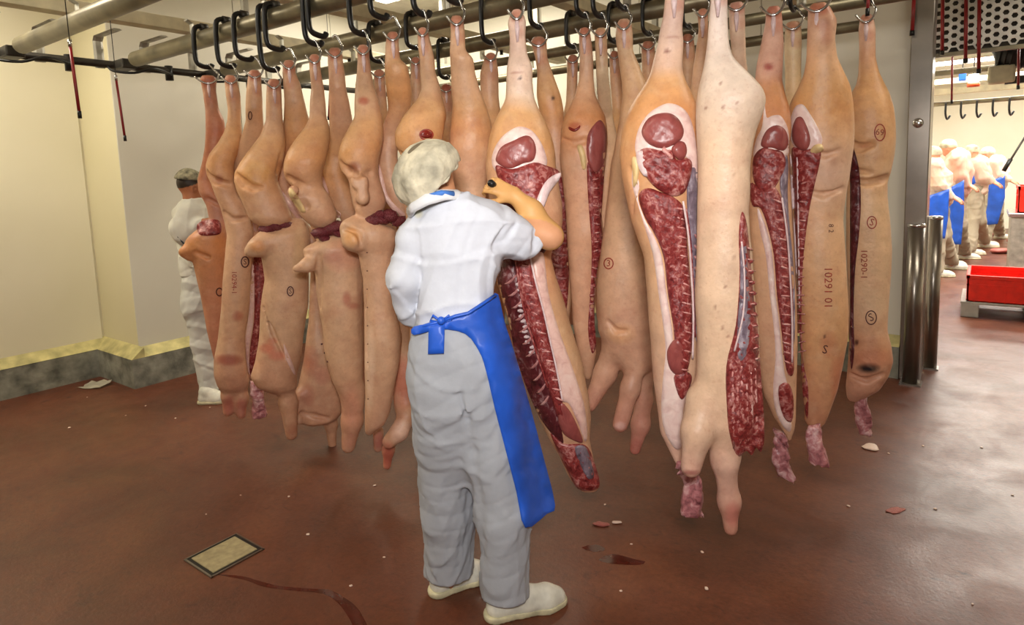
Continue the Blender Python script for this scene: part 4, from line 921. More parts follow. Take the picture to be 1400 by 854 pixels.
rear('X', 2, [(15, 953, 968), (40, 955, 968), (70, 951, 967), (100, 947, 966), (130, 944, 968)], [(180, 930, 984), (240, 930, 984), (400, 936, 980), (520, 940, 976), (540, 950, 966)], 'pig carcass in the middle row, shank left of the tall white leg', 'the carcass left of the white leg', spots=[(962, 112, 4, 4, (120, 50, 40), 0.8)])
rear('Y', 2, [(6, 996, 1018), (40, 997, 1019), (80, 1000, 1021), (110, 1003, 1025)], [(160, 990, 1036), (240, 988, 1034), (400, 990, 1034), (500, 1000, 1030), (520, 1008, 1024)], 'pig carcass in the middle row, pale shank right of the tall white leg', 'the carcass right of the white leg', push=0.2, stops=[(6, (214, 178, 158)), (40, (220, 192, 166)), (120, (214, 180, 150)), (520, (204, 160, 130))])
rear('Z', 3, [(32, 1074, 1094), (60, 1072, 1095), (100, 1074, 1094), (130, 1075, 1095)], [(180, 1062, 1112), (240, 1062, 1112), (400, 1066, 1108), (450, 1076, 1098)], 'pig carcass in the rear row, greenish pale shank between two split hams', 'the rear carcass between two hams', stops=[(32, (206, 176, 140)), (60, (212, 190, 152)), (140, (214, 176, 130)), (450, (200, 150, 120))])
rear('GG', 2, [(98, 511, 526), (130, 512, 528), (160, 510, 530)], [(200, 500, 542), (250, 500, 542), (400, 508, 540), (460, 516, 534)], 'pig carcass in the middle row, thin shank left of the hairnet', 'the hidden carcass left of the hairnet')
rear('HH', 2, [(80, 562, 575), (110, 561, 576), (145, 560, 578)], [(185, 552, 592), (250, 552, 592), (400, 560, 588), (440, 566, 584)], 'pig carcass in the rear row, thin shank above the hairnet', 'the hidden carcass above the hairnet', push=0.1)
rear('II', 3, [(118, 603, 617), (140, 602, 618), (177, 600, 622)], [(220, 596, 634), (250, 596, 634), (400, 600, 632), (440, 606, 626)], 'short-shanked pig carcass in the rear row, behind the smooth pale carcass', 'the rear carcass behind the smooth one', spots=[(612, 118, 9, 8, (150, 60, 50), 0.7)])
# ---- the large split carcass and its right-hand neighbours
B = carcass('O', 1, [(-20, 911, 932), (0, 909, 935), (20, 907, 934), (40, 903, 932), (60, 901, 933), (80, 896, 931), (100, 891, 931), (115, 883, 936), (130, 872, 943), (150, 861, 950), (170, 855, 955), (190, 852, 958), (210, 850, 960), (240, 853, 960), (270, 859, 960), (300, 865, 959), (330, 874, 958), (350, 881, 957), (400, 887, 957), (450, 888, 958), (500, 893, 955), (540, 898, 946), (560, 900, 940), (590, 903, 936), (612, 914, 934), (626, 921, 932)],
    'large split pig carcass with round cut ham, ribs and spine facing the camera', 'the large split carcass', tmax=0.14,
    stops=[(-20, (206, 166, 148)), (20, (220, 188, 172)), (90, (220, 184, 158)), (115, (214, 164, 112)), (150, (206, 148, 92)), (220, (204, 150, 104)), (300, (206, 158, 116)), (400, (206, 164, 128)), (620, (212, 172, 150))],
    spots=[(912, 70, 5, 4, (120, 56, 50), 0.8), (915, 50, 16, 1.8, (170, 110, 96), 0.5)], creases=[[(862, 230, 3), (868, 260, 4), (866, 290, 3)]])
patch(B, 'fat_rim', M['fat'], [(868, 200), (873, 176), (885, 157), (900, 146), (915, 141), (931, 146), (942, 158), (949, 179), (953, 204), (957, 230), (957, 262), (948, 240), (945, 222), (935, 214), (905, 208), (880, 212), (872, 215)], h=0.004)
patch(B, 'ham_muscle', M['ham'], [(877, 180), (885, 163), (900, 155), (917, 155), (929, 164), (935, 179), (930, 192), (914, 201), (900, 202), (885, 195)], off=0.010, h=0.012, bump=0.002)
patch(B, 'inner_muscle', M['ham'], [(928, 193), (937, 196), (939, 209), (932, 219), (922, 213), (918, 203)], off=0.012, h=0.010)
patch(B, 'pelvis_meat', M['meat'], [(872, 210), (884, 202), (905, 206), (918, 205), (925, 218), (938, 216), (946, 222), (944, 242), (936, 262), (922, 268), (905, 262), (890, 250), (878, 232)], off=0.009, h=0.012, bump=0.008)
patch(B, 'membrane', M['membrane'], [(870, 208), (880, 206), (892, 212), (884, 222), (888, 238), (880, 240), (872, 226)], off=0.014, h=0.006)
patch(B, 'pelvic_bone', M['bone'], [(908, 200), (913, 206), (920, 214), (918, 218), (911, 212), (905, 206)], off=0.022, h=0.006, step=2.4)
patch(B, 'kidney_side', M['grey_membrane'], [(941, 236), (950, 228), (956, 240), (957, 280), (957, 330), (957, 400), (957, 450), (952, 468), (949, 430), (948, 380), (944, 330), (939, 275)], h=0.004, bump=0.006)
patch(B, 'loin_meat', M['loin'], [(873, 268), (885, 257), (905, 263), (925, 272), (936, 290), (941, 350), (945, 400), (947, 450), (944, 490), (936, 512), (925, 500), (921, 450), (913, 400), (907, 350), (894, 318), (882, 298)], off=0.006, h=0.012, bump=0.007)
patch(B, 'fat_strip', M['fat'], [(866, 226), (874, 252), (872, 272), (882, 300), (893, 320), (905, 352), (911, 400), (919, 450), (922, 500), (932, 515), (942, 525), (934, 560), (934, 590), (931, 612), (922, 612), (909, 590), (904, 560), (906, 520), (910, 480), (906, 440), (900, 400), (893, 350), (882, 312), (872, 280), (864, 250)], h=0.005)
patch(B, 'shoulder_meat', M['ham'], [(912, 480), (922, 464), (934, 466), (938, 485), (936, 506), (926, 513), (915, 502)], off=0.010, h=0.010)
patch(B, 'shoulder_cut', M['loin'], [(922, 513), (938, 508), (946, 515), (942, 532), (932, 546), (924, 530)], off=0.010, h=0.008, bump=0.008)
patch(B, 'teat_fold', M['teat'], [(864, 216), (871, 216), (874, 232), (871, 250), (866, 256), (865, 240)], off=0.008, h=0.014, step=2.4)
lumps_along(B, 'vertebra', VERT, [(928, 285), (933, 340), (938, 400), (939, 460), (935, 500)], 17, 6.2, 1.0, 0.8, 0.7)
lumps_along(B, 'spine_process', lump_mesh('spine_process', M['bone'], 8, 1, 0.25), [(914, 300), (921, 350), (927, 400), (931, 450)], 15, 3.4, 1.6, 0.7, 0.6)
discs(B, [(928, 285), (933, 340), (938, 400), (939, 460), (935, 505)], 17, 7, 1.3, 2)
seam(B, [(934, 275), (941, 320), (945, 370), (948, 430), (947, 490)], 1.5, 'membrane', 0.018); seam(B, [(938, 285), (944, 330), (948, 400), (950, 460)], 1.4, 'meat', 0.014)
ribs(B, [(950, 320+i*15, 956, 324+i*15) for i in range(10)], 1.8)
bone_end(B, [(938, 628), (941, 650), (944, 678), (946, 704)], 15)
B = carcass('Q', 2, [(12, 1047, 1068), (30, 1047, 1069), (60, 1042, 1069), (90, 1037, 1067), (110, 1035, 1066), (130, 1036, 1071), (145, 1037, 1076), (160, 1034, 1079), (180, 1031, 1080), (200, 1028, 1077), (230, 1026, 1076), (260, 1023, 1077), (300, 1025, 1079), (350, 1029, 1084), (400, 1032, 1087), (450, 1035, 1087), (500, 1039, 1087), (540, 1045, 1087), (570, 1058, 1087), (588, 1070, 1085), (596, 1076, 1082)],
    'split pig carcass with purple ham and rib face, right of the white-legged carcass', 'the split carcass right of the white leg',
    stops=[(12, (200, 140, 118)), (40, (216, 172, 150)), (100, (214, 162, 138)), (125, (208, 148, 98)), (160, (202, 138, 88)), (260, (206, 160, 122)), (590, (208, 164, 132))], spots=[(1051, 91, 7, 5, (150, 40, 36), 0.8)], push=-0.05)
patch(B, 'fat_rim', M['fat'], [(1030, 214), (1034, 190), (1042, 172), (1045, 138), (1048, 160), (1056, 158), (1067, 158), (1076, 172), (1079, 190), (1077, 212), (1060, 214), (1045, 210)], h=0.004)
patch(B, 'ham_muscle', M['ham'], [(1040, 196), (1048, 178), (1062, 171), (1074, 178), (1078, 195), (1071, 206), (1056, 202), (1045, 202)], off=0.008, h=0.010)
patch(B, 'pelvis_meat', M['meat'], [(1030, 216), (1042, 202), (1058, 204), (1070, 208), (1074, 225), (1066, 245), (1054, 262), (1040, 260), (1030, 245)], off=0.007, h=0.010, bump=0.008)
patch(B, 'loin_meat', M['loin'], [(1026, 250), (1042, 258), (1060, 256), (1074, 290), (1080, 350), (1084, 400), (1085, 470), (1085, 510), (1075, 505), (1067, 440), (1062, 400), (1058, 350), (1050, 312), (1040, 285), (1028, 280)], off=0.005, h=0.010, bump=0.007)
patch(B, 'grey_side', M['grey_membrane'], [(1074, 212), (1078, 225), (1077, 262), (1079, 300), (1084, 350), (1087, 400), (1086, 470), (1082, 400), (1078, 340), (1072, 285), (1066, 250)], h=0.004, bump=0.005)
patch(B, 'fat_strip', M['fat'], [(1036, 284), (1048, 312), (1056, 350), (1060, 400), (1065, 440), (1072, 505), (1076, 525), (1066, 530), (1066, 552), (1074, 574), (1082, 578), (1080, 590), (1070, 582), (1060, 560), (1057, 530), (1060, 490), (1058, 450), (1052, 400), (1047, 350), (1038, 310)], h=0.004)
patch(B, 'shoulder_meat', M['meat'], [(1065, 528), (1078, 524), (1085, 545), (1083, 575), (1073, 572), (1066, 552)], off=0.007, h=0.008)
lumps_along(B, 'vertebra', VERT, [(1064, 275), (1070, 340), (1074, 400), (1077, 490)], 17, 5.2)
discs(B, [(1064, 275), (1070, 340), (1074, 400), (1077, 495)], 17, 6, 1.2, 2)
seam(B, [(1069, 270), (1076, 320), (1080, 370), (1083, 440), (1083, 495)], 1.3, 'membrane', 0.016)
bone_end(B, [(1065, 588), (1066, 605), (1070, 630), (1073, 652)], 11)
B = carcass('P', 1, [(-25, 970, 993), (0, 970, 994), (30, 968, 994), (60, 967, 995), (80, 965, 999), (95, 963, 1012), (110, 960, 1026), (125, 957, 1038), (140, 955, 1042), (160, 954, 1037), (180, 954, 1030), (200, 955, 1026), (230, 956, 1022), (260, 956, 1021), (290, 955, 1019), (320, 954, 1021), (350, 954, 1026), (400, 953, 1029), (450, 955, 1034), (500, 953, 1036), (530, 950, 1034), (560, 952, 1032), (580, 957, 1029), (600, 974, 1024), (612, 985, 1016)],
    'pale pig carcass nearest the camera, tall white hind leg and two hanging forelegs', 'the nearest white-legged carcass', Y=2.02, tmax=0.13,
    stops=[(-25, (214, 190, 176)), (10, (226, 208, 196)), (100, (226, 206, 188)), (200, (224, 192, 162)), (330, (220, 190, 160)), (520, (222, 188, 156)), (600, (216, 178, 150)), (640, (214, 170, 150)), (730, (196, 140, 120))],
    sub=[[(990, 165, 3, -0.13), (987, 215, 5, -0.145), (990, 270, 4, -0.145), (997, 330, 2, -0.14)]],
    legs=[[(962, 548, 24, -0.03), (954, 590, 20, -0.07), (945, 638, 15, -0.09)], [(984, 575, 19, -0.02), (990, 630, 16, -0.03), (997, 685, 13.5, -0.02), (999, 722, 9.5, -0.02)]],
    spots=[(944, 646, 16, 4, (150, 80, 76), 0.7), (1002, 704, 12, 18, (200, 120, 108), 0.7)] + [(x, y, 2.6, 2.6, (140, 90, 76), 0.7) for x, y in ((965, 148), (988, 147), (985, 114), (1008, 141), (1002, 240), (1004, 352), (992, 392), (988, 448), (996, 460), (978, 420))])
patch(B, 'cut_meat', M['loin'], [(1014, 290), (1020, 300), (1024, 330), (1030, 400), (1036, 450), (1041, 520), (1044, 560), (1045, 600), (1040, 618), (1034, 612), (1028, 622), (1020, 616), (1012, 624), (1004, 616), (997, 590), (994, 560), (993, 500), (1006, 444), (1011, 377), (1010, 320)], h=0.010, bump=0.009)
patch(B, 'grey_side', M['grey_membrane'], [(1012, 340), (1020, 335), (1023, 380), (1026, 430), (1022, 480), (1010, 492), (1008, 450), (1012, 390)], off=0.012, h=0.005, bump=0.008)
lumps_along(B, 'vertebra', VERT, [(1026, 350), (1031, 420), (1035, 480)], 9, 4.5)
ribs(B, [(1002+i*6, 500+3*(i%2), 1003+i*6.5, 612-5*(i%3)) for i in range(6)], 2.2, 'bone')
seam(B, [(1014, 330), (1018, 380), (1016, 430), (1004, 480)], 1.2, 'membrane', 0.02)
discs(B, [(1026, 340), (1031, 420), (1036, 490)], 10, 4.5)
B = carcass('R', 2, [(8, 1106, 1132), (30, 1106, 1142), (55, 1105, 1139), (80, 1104, 1142), (100, 1101, 1150), (120, 1093, 1158), (140, 1083, 1161), (160, 1079, 1163), (180, 1077, 1164), (200, 1078, 1164), (220, 1081, 1161), (240, 1083, 1158), (260, 1085, 1154), (280, 1086, 1151), (300, 1086, 1149), (330, 1087, 1152), (370, 1089, 1155), (420, 1092, 1158), (460, 1094, 1157), (500, 1097, 1151), (530, 1099, 1145), (555, 1101, 1136), (578, 1102, 1127)],
    'broad pig carcass numbered in red, cut along its left edge, second from the right', 'the red-numbered broad carcass', hookat=(1117, 12), tmax=0.14,
    stops=[(8, (196, 140, 110)), (40, (216, 174, 144)), (90, (218, 170, 126)), (115, (212, 160, 108)), (150, (210, 154, 98)), (190, (210, 164, 124)), (240, (218, 180, 152)), (300, (214, 172, 132)), (450, (208, 158, 112)), (580, (196, 142, 108))],
    spots=[(1130, 45, 10, 22, (180, 110, 80), 0.5), (1133, 470, 14, 20, (184, 112, 80), 0.5), (1128, 460, 2.5, 2.5, (70, 40, 30), 0.9), (1148, 520, 14, 40, (190, 106, 80), 0.5)], push=0.1, creases=[[(1106, 262, 2), (1126, 266, 4), (1150, 258, 3)], [(1112, 206, 3), (1128, 212, 4), (1146, 206, 3)], [(1100, 565, 2), (1118, 560, 2)]])
patch(B, 'fat_rim', M['fat'], [(1079, 176), (1082, 158), (1088, 145), (1098, 143), (1107, 155), (1116, 170), (1124, 188), (1122, 200), (1112, 206), (1094, 206), (1083, 196)], h=0.004)
patch(B, 'ham_muscle', M['ham'], [(1083, 176), (1088, 162), (1096, 160), (1103, 172), (1108, 192), (1102, 205), (1090, 202), (1083, 190)], off=0.008, h=0.010)
patch(B, 'pelvis_meat', M['meat'], [(1083, 202), (1098, 205), (1110, 202), (1120, 200), (1122, 216), (1113, 256), (1106, 290), (1099, 345), (1096, 400), (1096, 460), (1099, 500), (1105, 530), (1104, 572), (1098, 545), (1094, 470), (1091, 400), (1088, 330), (1085, 280), (1083, 230)], off=0.005, h=0.008, bump=0.008)
patch(B, 'cut_edge', M['membrane'], [(1080, 210), (1085, 240), (1087, 300), (1090, 360), (1094, 420), (1091, 420), (1087, 360), (1084, 300), (1081, 250)], off=0.002, h=0.004, step=2.5)
patch(B, 'teat_fold', M['teat'], [(1108, 205), (1114, 198), (1123, 197), (1126, 204), (1119, 209), (1110, 209)], off=0.014, h=0.014, step=2.4)
lumps_along(B, 'vertebra', VERT, [(1098, 260), (1096, 320), (1094, 390), (1096, 460)], 14, 4.2)
discs(B, [(1099, 250), (1096, 320), (1094, 390), (1097, 480)], 18, 5, 1.1)
seam(B, [(1090, 215), (1091, 270), (1092, 340), (1093, 420)], 1.2, 'membrane')
bone_end(B, [(1112, 580), (1113, 600), (1115, 618), (1117, 632)], 11)
stamp_text(B, '10291 01', 1132, 393, 11, math.pi/2, M['ink'])
stamp_text(B, '8 2', 1136, 312, 7, math.pi/2, M['ink_dark'])
stamp_text(B, 'S', 1128, 478, 12, 0.2, M['ink_dark'])
B = carcass('S', 3, [(22, 1176, 1193), (40, 1174, 1196), (60, 1175, 1196), (80, 1175, 1196), (100, 1175, 1200), (115, 1173, 1206), (130, 1165, 1212), (150, 1161, 1217), (170, 1161, 1219), (190, 1163, 1220), (210, 1163, 1219), (235, 1162, 1215), (250, 1161, 1211), (270, 1160, 1211), (300, 1160, 1213), (340, 1160, 1214), (400, 1161, 1212), (450, 1162, 1211), (470, 1164, 1216), (490, 1163, 1218), (510, 1161, 1212), (530, 1158, 1200), (545, 1158, 1178)],
    'rightmost pig carcass, stamped in red and with a black spot near its bottom', 'the rightmost carcass',
    stops=[(22, (190, 136, 110)), (45, (222, 186, 162)), (90, (218, 170, 128)), (120, (210, 162, 108)), (170, (212, 164, 114)), (230, (220, 178, 134)), (420, (218, 182, 146)), (480, (204, 148, 110)), (545, (200, 150, 124))],
    spots=[(1187, 503, 17, 8, (34, 26, 28), 1.0), (1192, 490, 26, 12, (188, 110, 80), 0.4), (1171, 468, 3, 4, (50, 24, 22), 0.9), (1181, 200, 14, 3, (160, 90, 70), 0.4)], creases=[[(1162, 196, 4), (1176, 202, 5), (1192, 198, 3)], [(1164, 246, 3), (1185, 250, 3), (1212, 244, 4)], [(1166, 232, 2), (1190, 236, 2)], [(1164, 512, 3), (1185, 520, 4), (1206, 512, 3)]])
patch(B, 'cut_meat', M['cavity'], [(1162, 195), (1168, 205), (1175, 235), (1177, 280), (1174, 325), (1169, 370), (1167, 430), (1168, 478), (1164, 505), (1161, 470), (1162, 420), (1162, 350), (1162, 300), (1162, 250)], h=0.006, bump=0.007)
bone_end(B, [(1178, 540), (1179, 558), (1181, 576), (1183, 594)], 9)
stamp_ring(B, 1203, 181, 8, 12, 1.6, M['ink']); stamp_text(B, '69', 1203, 181, 9, 0.15, M['ink'])
stamp_ring(B, 1192, 304, 7, 9, 1.5, M['ink']); stamp_text(B, 'S', 1192, 304, 10, 0.3, M['ink'])
stamp_text(B, '10290-1', 1181, 361, 9, math.pi/2, M['ink'])
stamp_ring(B, 1191, 434, 8, 10, 1.5, M['ink_dark']); stamp_text(B, 'S', 1191, 434, 11, -0.4, M['ink_dark'])
# ------------------------------------------------------------------ people
def unit(v):
    v = np.array(v, float); return v/np.linalg.norm(v)
def add_head(g, c, f, u, sc=1.0):
    """skull, jaw, brow, nose, lips and ears; c centre, f where the face looks, u crown direction"""
    f = unit(f); u = unit(np.array(u)-f*np.dot(u, f)); s_ = np.cross(f, u); c = np.array(c)
    P = lambda a, b, d: c+(f*a+s_*b+u*d)*sc
    g.ellip(P(-0.008, 0, 0.022), [0.096*sc, 0.076*sc, 0.094*sc], [f, s_, u], 0.02)
    g.ellip(P(0.022, 0, -0.04), [0.068*sc, 0.060*sc, 0.082*sc], [f, s_, u], 0.03)
    g.cone(P(0.045, 0, -0.085), P(0.066, 0, -0.1), 0.030*sc, 0.022*sc, 0.03)
    g.cone(P(0.078, -0.03, 0.028), P(0.078, 0.03, 0.028), 0.014*sc, 0.014*sc, 0.02)
    g.cone(P(0.086, 0, 0.018), P(0.108, 0, -0.024), 0.009*sc, 0.015*sc, 0.012)
    g.cone(P(0.09, -0.012, -0.028), P(0.09, 0.012, -0.028), 0.010*sc, 0.010*sc, 0.01)
    g.cone(P(0.082, -0.02, -0.056), P(0.082, 0.02, -0.056), 0.009*sc, 0.009*sc, 0.008)
    g.cone(P(0.081, -0.018, -0.068), P(0.081, 0.018, -0.068), 0.010*sc, 0.010*sc, 0.008)
    for k in (-1, 1):
        g.cone(P(0.092, 0.032*k, 0.004), P(0.092, 0.032*k, 0.004), 0.016*sc, 0.016*sc, 0.012, True)
        g.ellip(P(-0.008, 0.078*k, -0.012), [0.02*sc, 0.012*sc, 0.032*sc], [unit(f+0.25*u), s_, unit(u-0.25*f)], 0.008)
        g.cone(P(-0.004, 0.088*k, -0.008), P(-0.004, 0.088*k, -0.016), 0.009*sc, 0.008*sc, 0.006, True)
    return [P(0.076, 0.032*k, 0.004) for k in (-1, 1)], P
def add_hand(g, wrist, d, n, side, sc=1.0, curl=0.5):
    """palm, four unequal bent fingers and a thumb leaving the side of the palm; d along the fingers, n palm normal, side +-1 thumb side"""
    d = unit(d); n = unit(np.array(n)-d*np.dot(n, d)); s_ = np.cross(d, n)*side; w0 = np.array(wrist)
    P = lambda a, b, c: w0+(d*a+s_*b+n*c)*sc
    for b in (-0.026, -0.009, 0.009, 0.026): g.cone(P(0.01, b*0.7, 0), P(0.085, b, 0), 0.015*sc, 0.012*sc, 0.015)
    for b, L in ((0.031, 0.072), (0.0105, 0.082), (-0.0105, 0.076), (-0.031, 0.06)):
        p = P(0.09, b, 0); a = 0.25*curl
        q = [p]
        for seg, fr_ in ((0.45, 1), (0.3, 2.4), (0.25, 3.6)):
            dv = d*math.cos(a*fr_)+n*math.sin(a*fr_); p = p+dv*L*seg*sc; q.append(p)
        rr = [0.0095, 0.0088, 0.008, 0.0068]
        for i in range(3): g.cone(q[i], q[i+1], rr[i]*sc, rr[i+1]*sc, 0.004)
    g.cone(P(0.02, 0.025, 0.004), P(0.05, 0.048, 0.014), 0.015*sc, 0.011*sc, 0.012)
    g.cone(P(0.05, 0.048, 0.014), P(0.082, 0.054, 0.03), 0.011*sc, 0.008*sc, 0.004)
def bounds(chs, pad=0.06):
    q = np.array([np.array(p[:3])+s_*p[3] for c in chs for p in c for s_ in (-1, 1)]); return q.min(0)-pad, q.max(0)+pad
def garment(name, fr, root, chs, mat, col, h, k=0.03, noise=(0.004, 26), lofts=(), clips=(), spots=(), ellips=(), seed=1, clipz=None, subs=(), sq=1.0, rid=None):
    lo, hi = bounds(list(chs)+[[(c, y, z, max(w_, t)) for z, c, y, w_, t in L] for L in lofts]+[[(*e[0], max(e[1]))] for e in ellips])
    g = Grid(lo, hi, h)
    for L in lofts: g.loft(L, k)
    for c in chs: g.chain(c, k, False, sq)
    for e in ellips: g.ellip(e[0], e[1], e[2], k)
    for c in subs: g.chain(c, 0.012, True)
    if noise: g.noise(noise[0], noise[1], seed, 8)
    if rid: g.ridges(rid[0], rid[1], seed+50, 7, rid[2])
    for p, n in clips: g.clip_plane(p, n)
    if clipz is not None: g.clip_below(clipz)
    V, Q = g.mesh(); me = np_mesh(name, V, Q, mat); B = Body(fr, root, V, Q)
    if mat in (M['cloth'], M['human'], M['pig']):
        C = np.tile(np.array(s2l(col)), (len(V), 1)); X, Y = fr.px(V)
        for (x, y, rx, ry, c, a) in spots:
            kk = (a*np.clip(1.2-((X-x)/rx)**2-((Y-y)/ry)**2, 0, 1))[:, None]; C = C*(1-kk)+np.array(s2l(c))*kk
        paint(me, C)
    add(name, me, root); return B
def shoe(fr, root, heel, toe, w_, h, mat='shoe', height=0.085, name='shoe', label=None):
    a = np.array(heel, float); b = np.array(toe, float); a[2] = b[2] = 0; d = unit(b-a); L = np.linalg.norm(b-a)
    g = Grid(np.minimum(a, b)-0.1-np.array([0, 0, -0.07]), np.maximum(a, b)+np.array([0.1, 0.1, 0.2]), h)
    P = lambda t, z: tuple(a+d*L*t+np.array([0, 0, z]))
    g.chain([P(0.12, 0.04)+(w_*0.85,), P(0.5, 0.038)+(w_*0.88,), P(0.78, 0.03)+(w_,), P(0.92, 0.026)+(w_*0.75,)], 0.02)
    g.chain([P(0.16, 0.09)+(w_*0.82,), P(0.30, height)+(w_*0.8,), P(0.6, 0.05)+(w_*0.75,)], 0.02)
    g.clip_below(0.016); V, Q = g.mesh(); add(name, np_mesh(name, V, Q, M[mat]), root)
    g2 = Grid(np.minimum(a, b)-0.1, np.maximum(a, b)+0.1, h*0.8)
    g2.chain([P(0.10, 0.012)+(w_*0.95,), P(0.45, 0.012)+(w_*0.85,), P(0.78, 0.012)+(w_*1.08,), P(0.93, 0.012)+(w_*0.82,)], 0.02)
    g2.clip_below(0.0); g2.F = np.maximum(g2.F, (g2.ax[2]-0.022)[None, None, :]); V, Q = g2.mesh(); add('sole', np_mesh('sole', V, Q, M['sole']), root)
    for t in (0.42, 0.52):
        s_ = np.array([-d[1], d[0], 0]); z = 0.098-0.06*(t-0.42)/0.2*0.5
        pts = [tuple(a+d*L*t+s_*q*w_+np.array([0, 0, z+0.012*(1-q*q)])) for q in (-0.6, -0.2, 0.2, 0.6)]
        bm_obj('lace', TB(pts, 0.004, 6), M['greyplastic'], root, True)
def eyes(root, pts, f, sc=1.0):
    f = unit(f); me = lump_mesh('eye', M['eye'], 1, 2, 0); mi = lump_mesh('iris', M['iris'], 1, 2, 0)
    for p in pts:
        o = add('eye', me, root); o.location = p; o.scale = [0.0125*sc]*3
        q = add('iris', mi, o); q.location = f*0.85; q.scale = [0.35]*3

def main_worker():
    P = floor_pt(665, 835); fr = Frame(P); m = fr.mpp
    root = thing('person', 'person in white smock and blue apron, back turned, reaching up to a split carcass', 'person', tuple(fr.P), fr.rz)
    A = lambda x, y, r, dy=0.0: tuple(fr.loc(x, y, dy))+(r*m,)
    fl = fr.floor(612, 806); frr = fr.floor(690, 836); yl, yr = fl[1], frr[1]
    skin = (206, 150, 112)
    f = unit([0.62, 0.78, 0.10]); u = unit([-0.16, -0.22, 1.0]); hc = fr.loc(587, 238, 0.0)
    torso = [[A(622, 308, 30, 0.03), A(624, 360, 32, 0.03), A(620, 440, 34, 0.02)], [A(596, 308, 18, 0.02), A(676, 304, 18, 0.03)],
             [A(602, 262, 19, 0.02), A(616, 300, 20, 0.03)],
             [A(578, 310, 16, 0.02), A(557, 388, 11, 0.0), A(562, 436, 10, 0.07), A(580, 452, 10, 0.16)],
             [A(680, 306, 16, 0.02), A(752, 323, 17, 0.06), A(726, 289, 15.5, 0.085), A(704, 268, 11.5, 0.095)],
             [A(606, 480, 34, 0.02), A(608, 640, 22, yl*0.5), A(612, 792, 15, yl)], [A(655, 490, 34, 0.02), A(674, 650, 23, yr*0.5), A(690, 820, 15, yr)]]
    lo, hi = bounds(torso, 0.14); g = Grid(lo, hi, 0.0062)
    for c in torso: g.chain(c, 0.03)
    ep, HP = add_head(g, hc, f, u, 0.95)
    add_hand(g, fr.loc(704, 267, 0.095), unit(fr.loc(672, 252, 0.115)-fr.loc(704, 267, 0.095)), [-0.2, 0.75, -0.3], 1, 0.9, 2.2)
    add_hand(g, fr.loc(580, 452, 0.16), [0.75, 0.55, 0.1], [0.2, 0.5, 0.5], -1, 1.0, 1.2)
    V, Q = g.mesh(); me = np_mesh('body', V, Q, M['human']); B = Body(fr, root, V, Q)
    C = np.tile(np.array(s2l(skin)), (len(V), 1)); X, Y = fr.px(V)
    hair = (np.linalg.norm(V-(hc+u*0.03-f*0.03), axis=1) < 0.112) & (((V-hc) @ (f*0.7-u*0.7)) < 0.005)
    C[hair] = s2l((120, 108, 88))
    arm = (X > 655) & (Y > 225) & (Y < 352) & (V[:, 1] > 0.03)
    C[arm] = s2l((208, 158, 98))
    red = np.clip(1.2-((X-607)/10)**2-((Y-240)/14)**2, 0, 1)[:, None]*0.35; C = C*(1-red)+np.array(s2l((196, 112, 88)))*red
    paint(me, C); add('body', me, root); eyes(root, ep, f)
    # hairnet: thin gathered cap above a line from nape to forehead
    lax = unit([0.66, 0.30, 0.72]); n = unit([0.70, 0.22, -0.69]); n = unit(n-lax*np.dot(n, lax)); tax = np.cross(lax, n)
    nc = fr.loc(587, 239, 0.0)
    garment('hairnet', fr, root, [], M['netting'], (0, 0, 0), 0.0048, 0.01, None, ellips=[(nc-n*0.008-lax*0.002, [0.128, 0.100, 0.128], [lax, n, tax])], clips=[(nc+n*0.032, n)], seed=5, rid=(0.0035, 38, (1, 1, 1)))
    ring = [tuple(nc+n*(0.031+0.005*math.sin(11*t))+lax*0.108*math.cos(t)+tax*0.106*math.sin(t)) for t in np.linspace(0, 2*math.pi, 60)]
    bm_obj('hairnet_hem', TB(ring, 0.006, 6), M['netting'], root, True)
    q = [fr.loc(612, 214, -0.02), fr.loc(618, 219, -0.02), fr.loc(617, 226, -0.02)]
    bm_obj('hairnet_gather', TB([tuple(p) for p in q], [0.010, 0.014, 0.009], 8), M['netting'], root, True)
    # smock
    rows = []
    for y, a, b, t in ((266, 598, 640, 0.07), (276, 584, 668, 0.095), (290, 570, 686, 0.115), (312, 566, 688, 0.12), (345, 570, 686, 0.12), (380, 574, 680, 0.12), (415, 570, 676, 0.122), (440, 568, 678, 0.125), (462, 566, 684, 0.125)):
        p = fr.loc((a+b)/2, y); rows.append((p[2], p[0], 0.01, (b-a)/2*m, t))
    sleeves = [[A(580, 308, 22), A(564, 332, 22, -0.01), A(553, 380, 21, -0.02), A(557, 422, 16, 0.02), A(559, 434, 14, 0.04)],
               [A(662, 306, 30), A(690, 317, 28, 0.02), A(709, 325, 26, 0.04), A(721, 328, 24, 0.055)]]
    creases = [[A(574, 312, 5, -0.10), A(578, 340, 7, -0.105), A(579, 380, 7, -0.105), A(574, 425, 6, -0.10)], [A(676, 335, 5, -0.11), A(668, 350, 4, -0.125), A(640, 368, 3, -0.135)], [A(600, 402, 4, -0.135), A(630, 418, 4, -0.14)], [A(585, 420, 4, -0.13), A(572, 440, 3, -0.12)], [A(690, 330, 4, -0.07), A(716, 290, 3, -0.03)], [A(735, 300, 3, -0.01), A(730, 345, 3, 0.0)], [A(640, 300, 3, -0.125), A(612, 350, 3, -0.135)], [A(545, 352, 3, -0.1), A(562, 372, 3, -0.1)]]
    SM = garment('smock', fr, root, sleeves, M['cloth'], (204, 208, 218), 0.006, 0.024, (0.004, 30), lofts=[rows], subs=creases, seed=8, rid=(0.006, 24, (1, 1, 1)), spots=[(572, 292, 7, 7, (190, 184, 140), 0.6)])
